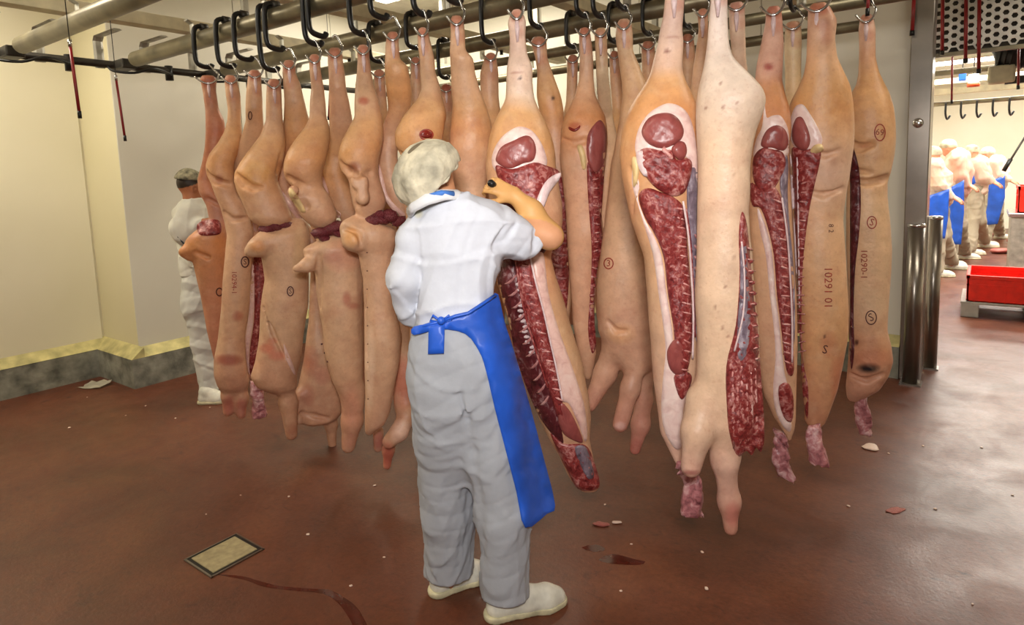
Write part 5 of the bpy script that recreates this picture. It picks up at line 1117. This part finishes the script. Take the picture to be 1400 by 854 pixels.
    bm_obj('collar', TB([tuple(fr.loc(x, y, d)) for x, y, d in ((560, 290, -0.03), (566, 281, -0.08), (584, 272, -0.11), (606, 266, -0.10), (626, 266, -0.05), (634, 270, 0.02))], 0.016, 8, flat=(0.012, 0.022)), simple('collar_cloth', (226, 228, 232), 0.85, var=0.03, bump=0.4, bscale=30), root, True)
    bm_obj('collar_lining', TB([tuple(fr.loc(x, y, d)) for x, y, d in ((586, 268, -0.105), (604, 264, -0.108), (620, 265, -0.08))], 0.010, 8, flat=(0.008, 0.010)), simple('blue_lining', (70, 128, 214), 0.7, var=0.05), root, True)
    # trousers
    rows = []
    for y, a, b, t in ((436, 572, 672, 0.115), (450, 566, 680, 0.125), (480, 560, 694, 0.135), (520, 561, 700, 0.135), (556, 567, 700, 0.12), (575, 575, 700, 0.10), (600, 590, 690, 0.08), (630, 605, 680, 0.05), (660, 620, 668, 0.02)):
        p = fr.loc((a+b)/2, y); rows.append((p[2], p[0], 0.0, (b-a)/2*m, t))
    legs_ = [[A(605, 520, 44), A(608, 600, 42, yl*0.35), A(613, 700, 38, yl*0.75), A(614, 782, 37, yl)],
             [A(655, 530, 46), A(672, 610, 40, yr*0.4), A(686, 700, 37, yr*0.75), A(692, 806, 35, yr)]]
    creases = [[A(630, 540, 2, -0.13), A(638, 575, 5, -0.12), A(644, 620, 9, -0.11), A(650, 680, 11, -0.10), A(652, 770, 13, -0.08)], [A(652, 680, 8, 0.0), A(654, 770, 12, 0.0)], [A(588, 470, 3, -0.15), A(612, 530, 3, -0.15), A(632, 562, 4, -0.14)], [A(668, 700, 3, -0.14), A(710, 690, 3, -0.1)], [A(582, 640, 3, -0.13), A(622, 655, 3, -0.13)], [A(590, 720, 3, -0.13), A(630, 735, 3, -0.12)], [A(665, 745, 3, -0.16), A(712, 738, 3, -0.14)], [A(650, 590, 3, -0.13), A(690, 570, 3, -0.12)]]
    zc = fr.loc(640, 812, (yl+yr)/2)[2]
    TR = garment('trousers', fr, root, legs_, M['cloth'], (168, 172, 180), 0.0068, 0.03, (0.006, 24), lofts=[rows], subs=creases, seed=13, clipz=0.075, rid=(0.0035, 36, (1, 1, 0.9)))
    # blue apron: side panel, waist tie with bow and tail
    def dep(fn, x, y, off):
        hs = [b.hit(x+ox, y+oy) for b in (TR, SM) for ox, oy in ((0, 0), (5, 0), (-5, 0), (0, 5), (0, -5))]; hs = [v for v in hs if v is not None]
        return min([fn]+[v-off for v in hs])
    P_, T, d = tri_region([(672, 404), (681, 402), (690, 440), (703, 480), (722, 545), (742, 620), (759, 690), (748, 702), (718, 721), (706, 672), (690, 610), (676, 556), (664, 505), (655, 480), (636, 456), (600, 450), (566, 458), (566, 446), (602, 440), (640, 426)], 6, 3)
    ys = np.array([dep(-0.10+0.20*np.clip((x-(640+0.30*(y-455)))/55.0, 0, 1)**1.3 if y > 452 else 0.02, x, y, 0.008)+0.004*math.sin(y*0.06+x*0.05) for x, y in P_])
    for it in range(3):     # let the sheet hang smoothly
        acc = ys.copy(); cn = np.ones(len(ys))
        for t in T:
            for a, b in ((t[0], t[1]), (t[1], t[2]), (t[2], t[0])): acc[a] += ys[b]; acc[b] += ys[a]; cn[a] += 1; cn[b] += 1
        ys = np.minimum(ys, acc/cn)
    sheet('apron', fr, P_, T, ys, 0.005, M['blue'], root)
    def strip(name, pts, wa, wb):
        bm_obj(name, TB([tuple(fr.loc(x, y, dep(0.0, x, y, 0.010))) for x, y in pts], wa, 8, flat=(wa, wb)), M['blue'], root, True)
    strip('apron_string', [(566, 450), (584, 444), (602, 439)], 0.009, 0.006); strip('apron_string', [(602, 440), (622, 432), (640, 428), (660, 415), (676, 404)], 0.010, 0.006)
    P_, T, d = tri_region([(586, 446), (608, 442), (607, 483), (585, 484)], 5, 1, False)
    sheet('apron_tail', fr, P_, T, np.array([dep(0.0, x, y, 0.014) for x, y in P_]), 0.004, M['blue'], root)
    for pts in ([(603, 439), (592, 431), (588, 438), (603, 441)], [(603, 439), (614, 431), (617, 437), (603, 441)]): strip('bow_loop', pts, 0.006, 0.004)
    bm = bmesh.new(); bmesh.ops.create_icosphere(bm, subdivisions=2, radius=0.014, matrix=Matrix.Translation(fr.loc(603, 438, dep(0, 603, 438, 0.02)))); bm_obj('bow_knot', bm, M['blue'], root, True)
    shoe(fr, root, fr.floor(594, 812), fr.floor(660, 786), 0.048, 0.006)
    shoe(fr, root, fr.floor(668, 845), fr.floor(768, 822), 0.049, 0.006)
    # knife held in the raised hand
    k = thing('knife', 'knife with a dark handle in the raised hand of the apron wearer', 'knife', tuple(fr.R.T @ fr.loc(672, 250, 0.11) + fr.P), fr.rz)
    o = fr.loc(672, 250, 0.11); v = lambda x, y, dy: tuple(fr.loc(x, y, dy)-o)
    bm_obj('handle', TB([v(680, 256, 0.14), v(674, 252, 0.10), v(671, 250, 0.075)], [0.010, 0.012, 0.013], 10), M['black'], k, True)
    bm_obj('blade', TB([v(680, 256, 0.14), v(688, 254, 0.19), v(694, 252, 0.23)], 0.01, 6, flat=(0.012, 0.0015)), M['chrome'], k)
main_worker()

def left_worker():
    P = floor_pt(282, 545); fr = Frame(P); m = fr.mpp
    root = thing('person', 'person in white smock and trousers by the left wall, behind the leftmost carcass', 'person', tuple(fr.P), fr.rz)
    A = lambda x, y, r, dy=0.0: tuple(fr.loc(x, y, dy))+(r*m,)
    y1 = fr.floor(285, 548)[1]; y2 = fr.floor(302, 532)[1]; skin = (170, 108, 74)
    f = unit([0.9, 0.3, -0.15]); u = unit([0.25, 0.0, 1.0]); hc = fr.loc(262, 254, 0.02)
    torso = [[A(263, 290, 13), A(266, 330, 13), A(270, 375, 14)], [A(248, 292, 9, 0.05), A(270, 292, 9, -0.06)], [A(260, 262, 9), A(262, 285, 11)],
             [A(258, 292, 10, -0.08), A(252, 322, 7.5, -0.11), A(276, 306, 6, -0.16), A(284, 303, 5, -0.2)], [A(262, 290, 9, 0.12), A(275, 315, 7, 0.14), A(296, 300, 5, 0.12)],
             [A(264, 395, 12, -0.03), A(276, 470, 9, y1*0.6), A(287, 538, 6.5, y1)], [A(272, 395, 12, 0.04), A(288, 465, 9, y2*0.6), A(298, 524, 6.5, y2)]]
    lo, hi = bounds(torso, 0.14); g = Grid(lo, hi, 0.0075)
    for c in torso: g.chain(c, 0.03)
    ep, HP = add_head(g, hc, f, u, 1.0)
    add_hand(g, fr.loc(284, 303, -0.2), [0.9, 0.1, -0.25], [0.1, 0.7, -0.6], 1, 1.0, 1.0); add_hand(g, fr.loc(296, 300, 0.12), [0.8, -0.2, -0.3], [0, -0.6, -0.6], -1, 1.0, 1.0)
    V, Q = g.mesh(); me = np_mesh('body', V, Q, M['human']); C = np.tile(np.array(s2l(skin)), (len(V), 1))
    hair = (np.linalg.norm(V-(hc+u*0.04-f*0.02), axis=1) < 0.115) & (((V-hc) @ (f*0.5-u*0.86)) < -0.015); C[hair] = s2l((50, 40, 32)); paint(me, C)
    add('body', me, root); eyes(root, ep, f)
    garment('hairnet', fr, root, [], M['grey_netting'], (0, 0, 0), 0.007, 0.01, (0.004, 60), ellips=[(HP(-0.012, 0, 0.03), [0.106, 0.086, 0.096], [f, np.cross(f, u), u])], clips=[(HP(0, 0, 0.045), unit(f*0.15-u))], seed=3)
    rows = []
    for y, a, b, t in ((272, 250, 274, 0.09), (284, 240, 282, 0.12), (305, 240, 284, 0.13), (340, 246, 288, 0.13), (375, 248, 290, 0.13)):
        p = fr.loc((a+b)/2, y); rows.append((p[2], p[0], 0.0, (b-a)/2*m, t))
    garment('smock', fr, root, [[A(258, 290, 13, -0.09), A(246, 312, 12, -0.115), A(252, 322, 11, -0.125), A(270, 308, 9, -0.155)], [A(262, 288, 12, 0.11), A(276, 314, 10, 0.14), A(288, 306, 8, 0.13)]], M['cloth'], (214, 212, 200), 0.008, 0.03, (0.006, 30), lofts=[rows], seed=4, rid=(0.006, 22, (1, 1, 1)))
    bm_obj('vest_strap', TB([tuple(fr.loc(x, y, d)) for x, y, d in ((234, 306, -0.14), (243, 324, -0.17), (256, 338, -0.17), (266, 340, -0.15))], 0.01, 6, flat=(0.012, 0.006)), simple('dark_strap', (44, 52, 66), 0.6), root, True)
    rows = []
    for y, a, b, t in ((362, 250, 290, 0.13), (385, 250, 290, 0.14), (420, 253, 294, 0.13)):
        p = fr.loc((a+b)/2, y); rows.append((p[2], p[0], 0.0, (b-a)/2*m, t))
    garment('trousers', fr, root, [[A(266, 410, 17, -0.04), A(278, 470, 14, y1*0.6), A(286, 532, 12.5, y1)], [A(278, 410, 17, 0.04), A(290, 465, 13, y2*0.6), A(298, 518, 12, y2)]], M['cloth'], (206, 206, 198), 0.008, 0.03, (0.006, 24), lofts=[rows], seed=6, clipz=0.07, rid=(0.006, 22, (1, 1, 1)))
    shoe(fr, root, fr.floor(276, 551), fr.floor(308, 549), 0.05, 0.007); shoe(fr, root, fr.floor(294, 530), fr.floor(318, 526), 0.048, 0.007, 'steel')
left_worker()

def far_worker(label, foot, headpx, hip, sh, hand, apron, coat, face_col=(212, 150, 120), seed=1, h=0.014, w_=1.0, stain=()):
    """bent-over person cutting at the far table: foot, head, hip, shoulder and hand in px"""
    P = floor_pt(*foot); fr = Frame(P); m = fr.mpp
    root = thing('person', label, 'person', tuple(fr.P), fr.rz, 'workers at the far cutting table')
    A = lambda x, y, r, dy=0.0: tuple(fr.loc(x, y, dy))+(r,)
    hx, hy = hip; sx, sy = sh
    f = unit([0.85, 0.2, -0.5]); u = unit([0.4, 0, 0.9]); hc = fr.loc(*headpx, 0.0)
    fl1 = fr.floor(foot[0]-6, foot[1]+2); fl2 = fr.floor(foot[0]+14, foot[1]-8)
    torso = [[A(hx, hy, 0.12), A((hx+sx)/2, (hy+sy)/2, 0.12), A(sx, sy, 0.10)], [A(sx, sy, 0.07, -0.13), A(sx, sy, 0.07, 0.13)], [A(sx, sy, 0.06), tuple(hc)+(0.06,)],
             [A(sx, sy, 0.06, -0.18), A((sx+hand[0])/2-2, (sy+hand[1])/2+6, 0.047, -0.22), A(hand[0], hand[1], 0.034, -0.15)], [A(sx, sy, 0.06, 0.18), A((sx+hand[0])/2, (sy+hand[1])/2+4, 0.047, 0.2), A(hand[0]+2, hand[1], 0.034, 0.1)],
             [A(hx, hy, 0.10, -0.08), A((hx+foot[0])/2, (hy+foot[1])/2, 0.07, -0.08), (fl1[0], fl1[1], 0.08, 0.045)], [A(hx, hy, 0.10, 0.08), A((hx+foot[0])/2+6, (hy+foot[1])/2, 0.07, 0.08), (fl2[0], fl2[1], 0.08, 0.045)]]
    lo, hi = bounds(torso, 0.16); g = Grid(lo, hi, 0.011)
    for c in torso: g.chain(c, 0.04)
    ep, HP = add_head(g, hc, f, u, 1.0)
    add_hand(g, fr.loc(hand[0], hand[1], -0.15), [0.8, 0.1, -0.5], [0.3, 0.3, -0.8], 1, 1.1, 0.8); add_hand(g, fr.loc(hand[0]+2, hand[1], 0.1), [0.8, -0.1, -0.5], [0.3, -0.3, -0.8], -1, 1.1, 0.8)
    V, Q = g.mesh(); me = np_mesh('body', V, Q, M['human']); paint(me, np.tile(np.array(s2l(face_col)), (len(V), 1))); add('body', me, root); eyes(root, ep, f)
    garment('hairnet', fr, root, [], M['netting'], (0, 0, 0), 0.010, 0.01, (0.004, 50), ellips=[(HP(-0.012, 0, 0.03), [0.112, 0.09, 0.1], [f, np.cross(f, u), u])], clips=[(HP(0, 0, 0.0), unit(f*0.4-u*0.9))], seed=seed)
    garment('smock', fr, root, [[A(hx, hy+3, 0.19*w_), A((hx+sx)/2, (hy+sy)/2, 0.20*w_), A(sx, sy, 0.15*w_)], [A(sx, sy, 0.10, -0.15), A(sx, sy, 0.10, 0.15)], [A(sx, sy, 0.085, -0.19), A((sx+hand[0])/2-2, (sy+hand[1])/2+6, 0.07, -0.23), A(hand[0]-3, hand[1]-1, 0.055, -0.16)], [A(sx, sy, 0.085, 0.19), A((sx+hand[0])/2, (sy+hand[1])/2+4, 0.07, 0.21), A(hand[0]-2, hand[1]-1, 0.055, 0.1)]],
            M['cloth'], coat, 0.013, 0.05, (0.012, 26), seed=seed+1, spots=stain, rid=(0.008, 16, (1, 1, 1)))
    garment('trousers', fr, root, [[A(hx, hy+4, 0.14, -0.07), A((hx+foot[0])/2-2, (hy+foot[1])/2, 0.105, -0.09), (fl1[0], fl1[1], 0.10, 0.085)], [A(hx, hy+4, 0.14, 0.07), A((hx+foot[0])/2+5, (hy+foot[1])/2, 0.105, 0.09), (fl2[0], fl2[1], 0.10, 0.085)]], M['cloth'], (168, 158, 138), 0.013, 0.04, (0.012, 24), seed=seed+2, clipz=0.07, rid=(0.008, 16, (1, 1, 1)))
    P_, T, d = tri_region(apron, 4, 2, False)
    sheet('apron', fr, P_, T, np.array([-0.33+0.0012*(x-apron[0][0])+0.008*math.sin(x*0.4) for x, y in P_]), 0.01, M['blue'], root)
    shoe(fr, root, fl1-np.array([0.08, 0, 0]), fl1+np.array([0.2, 0.05, 0]), 0.055, 0.012); shoe(fr, root, fl2-np.array([0.08, 0, 0]), fl2+np.array([0.2, 0.05, 0]), 0.055, 0.012)
PINK = (214, 150, 128)
far_worker('bent person in stained white smock and long blue apron, nearest the steel column', (1286, 376), (1274, 212), (1280, 268), (1274, 228), (1300, 268), [(1268, 268), (1298, 258), (1296, 300), (1292, 326), (1266, 326)], (216, 194, 174), seed=11, stain=[(1284, 240, 14, 18, PINK, 0.6), (1270, 226, 8, 14, PINK, 0.4)])
far_worker('bent person in pink-stained smock, second from the steel column', (1304, 362), (1296, 202), (1306, 254), (1310, 216), (1322, 252), [(1300, 256), (1318, 246), (1318, 290), (1314, 334), (1292, 334), (1296, 290)], (218, 182, 164), seed=21, stain=[(1308, 232, 16, 20, PINK, 0.6), (1326, 226, 10, 16, PINK, 0.5)])
far_worker('bent person in white smock with blue waistband, third from the steel column', (1332, 346), (1328, 208), (1332, 254), (1338, 224), (1356, 248), [(1318, 238), (1330, 232), (1334, 250), (1326, 256)], (220, 196, 180), seed=31, stain=[(1340, 236, 12, 14, PINK, 0.5)])
far_worker('upright person in blue apron and white boots, farthest from the steel column', (1352, 334), (1350, 210), (1360, 248), (1362, 222), (1380, 246), [(1352, 248), (1374, 240), (1374, 270), (1364, 306), (1344, 308), (1350, 280)], (226, 208, 194), seed=41, stain=[(1366, 232, 12, 14, PINK, 0.5)])

# ------------------------------------------------------------------ beyond the doorway
def holed_panel():
    Y = 6.0; a = on_y(1262, 80, Y); z0 = on_y(1270, 78, Y)[2]
    t = thing('holed_guard', 'galvanised hexagon-holed guard hanging across the top of the doorway', 'guard', (a[0], Y, z0))
    s_ = 0.034; bm = bmesh.new(); W, Hh = 1.9, 0.72
    nx = int(W/(s_*1.5)); nz_ = int(Hh/(s_*math.sqrt(3)))
    for i in range(nx):
        for j in range(nz_):
            cx = 0.04+i*s_*1.5; cz = 0.05+j*s_*math.sqrt(3)+(s_*math.sqrt(3)/2 if i % 2 else 0)
            o_ = []; n_ = []
            for k in range(6):
                th = math.pi/3*k; o_.append((cx+s_*math.cos(th), cz+s_*math.sin(th))); n_.append((cx+s_*0.60*math.cos(th), cz+s_*0.60*math.sin(th)))
            F0 = [bm.verts.new((x, 0, z)) for x, z in o_]; I0 = [bm.verts.new((x, 0, z)) for x, z in n_]; I1 = [bm.verts.new((x, 0.02, z)) for x, z in n_]
            for k in range(6):
                l = (k+1) % 6; bm.faces.new((F0[k], F0[l], I0[l], I0[k])); bm.faces.new((I0[k], I0[l], I1[l], I1[k]))
    bm_obj('hole_grid', bm, M['holed'], t)
    bm_obj('edge_strip', BX(0, W, -0.012, 0.03, -0.012, 0.016), M['rail'], t)
holed_panel()
bm = bmesh.new(); box(bm, -0.6, 3.0, 6.25, 6.3, 2.42, HC); struct('shade_backing_1', bm, M['darkmetal'])  # dark sheet added behind the holed guard so its holes read dark
for i, (x, y0, y1, Y, nm) in enumerate(((1288, -10, 73, 5.9, 'leftmost'), (1320, -10, 84, 5.9, 'second'), (1338, -10, 98, 5.85, 'third'), (1301, 78, 140, 7.5, 'small low'), (1392, 62, 120, 6.5, 'rightmost'))):
    pull_rod((x+1, y0), (x, y1), Y, '%s red pull rod hanging in the doorway beyond the steel column' % nm, 0.012 if i < 3 else 0.009)
def crate(P, rz, lx, ly, lz, label):
    t = thing('crate', label, 'crate', P, rz); th = 0.012
    bm_obj('crate_floor', BX(-lx/2, lx/2, -ly/2, ly/2, 0, 0.012), M['red'], t)
    def side(x0, x1, y0, y1):
        o = bm_obj('side_wall', BX(x0, x1, y0, y1, 0.0, lz*0.86), M['red'], t)
        bm = bmesh.new(); box(bm, x0-0.01, x1+0.01, y0-0.01, y1+0.01, lz*0.86, lz, 0.004)
        bm_obj('grip_rail', bm, M['red'], o)
        bm = bmesh.new()
        for z in (0.04, 0.62): box(bm, x0-0.006, x1+0.006, y0-0.006, y1+0.006, lz*z, lz*z+0.014)
        for k in range(5):
            q = (k+0.5)/5
            if x1-x0 > y1-y0: box(bm, x0+(x1-x0)*q-0.006, x0+(x1-x0)*q+0.006, y0-0.005, y1+0.005, 0.0, lz*0.86)
            else: box(bm, x0-0.005, x1+0.005, y0+(y1-y0)*q-0.006, y0+(y1-y0)*q+0.006, 0.0, lz*0.86)
        bm_obj('rib', bm, M['red'], o)
    side(-lx/2, lx/2, -ly/2, -ly/2+th); side(-lx/2, lx/2, ly/2-th, ly/2); side(-lx/2, -lx/2+th, -ly/2, ly/2); side(lx/2-th, lx/2, -ly/2, ly/2)
pl = floor_pt(1312, 433); 
PX0, PY0 = pl[0], pl[1]
t = thing('pallet', 'light grey plastic pallet under the red crate, right of the doorway', 'pallet', (PX0+0.6, PY0+0.42, 0))
bm_obj('deck', BX(-0.6, 0.6, -0.4, 0.4, 0.135, 0.16, bev=0.006), M['greyplastic'], t)
for x in (-0.52, 0.0, 0.52):
    for y in (-0.33, 0, 0.33): bm_obj('foot', BX(x-0.075, x+0.075, y-0.07, y+0.07, 0, 0.14, bev=0.01), M['greyplastic'], t)
crate((PX0+0.36, PY0+0.42, 0.16), 0.0, 0.62, 0.76, 0.27, 'empty red plastic crate on the grey pallet')
tb = floor_pt(1378, 375)
t = thing('steel_cabinet', 'grey steel table block at the right edge, behind the red crate', 'table', (tb[0]+0.5, tb[1]+0.5, 0))
zt = 1.28
bm_obj('cabinet_body', BX(-0.5, 1.2, -0.5, 0.35, 0.0, zt*0.62, bev=0.01), M['galv'], t); bm_obj('table_top', BX(-0.53, 1.2, -0.53, 0.38, zt*0.62, zt*0.66, bev=0.006), M['chrome'], t)
crate((tb[0]+0.52, tb[1]+0.42, zt*0.66), 0.0, 0.9, 0.7, 0.36, 'red crate standing on the steel table block at the right edge')
def far_things():
    t = thing('cutting_table', 'long pale cutting table where the far workers stand', 'table', (1.7, 13.4, 0))
    bm_obj('table_top', BX(-0.55, 2.4, -0.9, 2.4, 0.93, 1.0, bev=0.01), M['whiteplastic'], t)
    for x, y in ((-0.45, -0.8), (2.3, -0.8), (-0.45, 2.3), (2.3, 2.3)): bm_obj('leg', BX(x-0.03, x+0.03, y-0.03, y+0.03, 0, 0.93), M['galv'], t)
    bm_obj('side_panel', BX(-0.55, -0.53, -0.9, 2.4, 0.25, 0.93), M['cream_beam'], t)
    for k, (z, Y, c) in enumerate(((2.50, 8.2, 'lower'), (2.9, 9.4, 'upper'), (2.35, 10.6, 'farthest'), (2.62, 12.0, 'rear'))):
        t = thing('conveyor_rail', '%s pale conveyor rail crossing the far cutting room' % c, 'rail', (-1.5, Y, z))
        bm_obj('rail_tube', TB([(0, 0, 0), (6.4, 0, 0.0)], 0.03, 8), M['rail'], t, True); bm_obj('beam', BX(0, 6.4, -0.05, 0.05, 0.12, 0.2), M['cream_beam'], t)
        for x in (0.4, 1.6, 2.8, 4.0): bm_obj('drop_rod', BX(x-0.012, x+0.012, -0.012, 0.012, 0.2, HC-z), M['galv'], t)
    for k in range(6):
        t = thing('far_hook', 'small dark empty hook on the far conveyor rail, number %s from the left' % ('one', 'two', 'three', 'four', 'five', 'six')[k], 'hook', (-0.45+k*0.17, 10.6, 2.33))
        bm_obj('hook_arm', TB(cr([(0, 0, 0.03), (0, -0.05, 0.0), (0, -0.05, -0.12), (0.02, 0, -0.19), (0.05, 0.03, -0.14)], 3), 0.013, 6), M['black'], t, True)
    p = on_y(1385, 88, 7.0); t = thing('drive_motor', 'black drive motor hanging from the overhead rail near the right edge', 'motor', tuple(p))
    bm_obj('motor_housing', TB([(-0.14, 0, 0.1), (-0.11, 0, 0.11), (0.14, 0, 0.06), (0.16, 0, 0.05)], [0.07, 0.11, 0.11, 0.08], 18), M['black'], t, True)
    for k in range(6): bm_obj('cooling_fin', TB([(-0.09+k*0.04, 0, 0.105-k*0.008), (-0.08+k*0.04, 0, 0.103-k*0.008)], 0.118, 18), M['black'], t, True)
    bm_obj('gearbox', BX(-0.17, 0.02, -0.07, 0.07, -0.15, 0.0, bev=0.02), M['cream_beam'], t); bm_obj('bracket', BX(-0.05, 0.18, -0.03, 0.03, -0.16, -0.10), M['darkmetal'], t); bm_obj('mount', BX(-0.02, 0.02, -0.02, 0.02, 0.15, HC-p[2]), M['darkmetal'], t)
    p = on_y(1331, 110, 9.0); t = thing('control_pendant', 'small orange and white pendant hanging in the far room', 'pendant', tuple(p))
    bm_obj('pendant_box', BX(-0.05, 0.05, -0.04, 0.04, -0.04, 0.07, bev=0.01), M['whiteplastic'], t); bm_obj('button', TB([(0, -0.02, -0.07), (0, -0.02, -0.03)], 0.06, 12), simple('orange_plastic', (206, 74, 26), 0.5), t, True); bm_obj('cable', BX(-0.006, 0.006, -0.006, 0.006, 0.07, HC-p[2]), M['black'], t)
    p = on_y(1316, 103, 9.0); t = thing('blue_plug', 'small blue plug hanging beside the orange pendant', 'plug', tuple(p)); bm_obj('plug', BX(-0.035, 0.035, -0.03, 0.03, -0.06, 0.06, bev=0.008), M['blue'], t); bm_obj('cable', BX(-0.005, 0.005, -0.005, 0.005, 0.06, HC-p[2]), M['black'], t)
    p = on_y(1385, 215, 10.2); a = on_y(1398, 190, 10.2)
    t = thing('sharpening_rod', 'thin dark rod slanting up at the right edge behind the workers', 'rod', tuple(on_y(1372, 234, 10.2)))
    b = on_y(1372, 234, 10.2); bm_obj('rod', TB([(0, 0, 0), tuple(on_y(1402, 186, 10.2)-b)], 0.012, 8), M['darkmetal'], t, True); bm_obj('grip', TB([(0, 0, 0), tuple((on_y(1382, 217, 10.2)-b))], 0.025, 8), M['black'], t, True)
    me = lump_mesh('meat_piece', M['meatscrap'], 4, 2, 0.2)
    for k, (x, y, s_, nm) in enumerate(((1366, 346, 0.13, 'pink meat piece on the floor under the steel block'), (1388, 332, 0.14, 'pink meat lump on the floor near the white boots'), (1362, 322, 0.10, 'reddish meat scrap beside the white boots'))):
        p = floor_pt(x, y); o = add('meat_piece', me); o.location = (p[0], p[1], s_*0.3); o.scale = (s_, s_, s_*0.4); tag(o, nm, 'meat')
    for k, (x, nm) in enumerate(((0.6, 'nearest'), (0.6, 'middle'), (0.6, 'farthest'))):
        t = thing('ceiling_lamp', '%s bright ceiling panel of the far cutting room' % nm, 'lamp', (x, 8.5+3*k, HC)); bm_obj('lamp_housing', BX(-1.6, 1.6, -0.4, 0.4, -0.08, 0), M['whiteplastic'], t); bm_obj('diffuser', BX(-1.5, 1.5, -0.35, 0.35, -0.09, -0.078), M['lampglow'], t)
far_things()
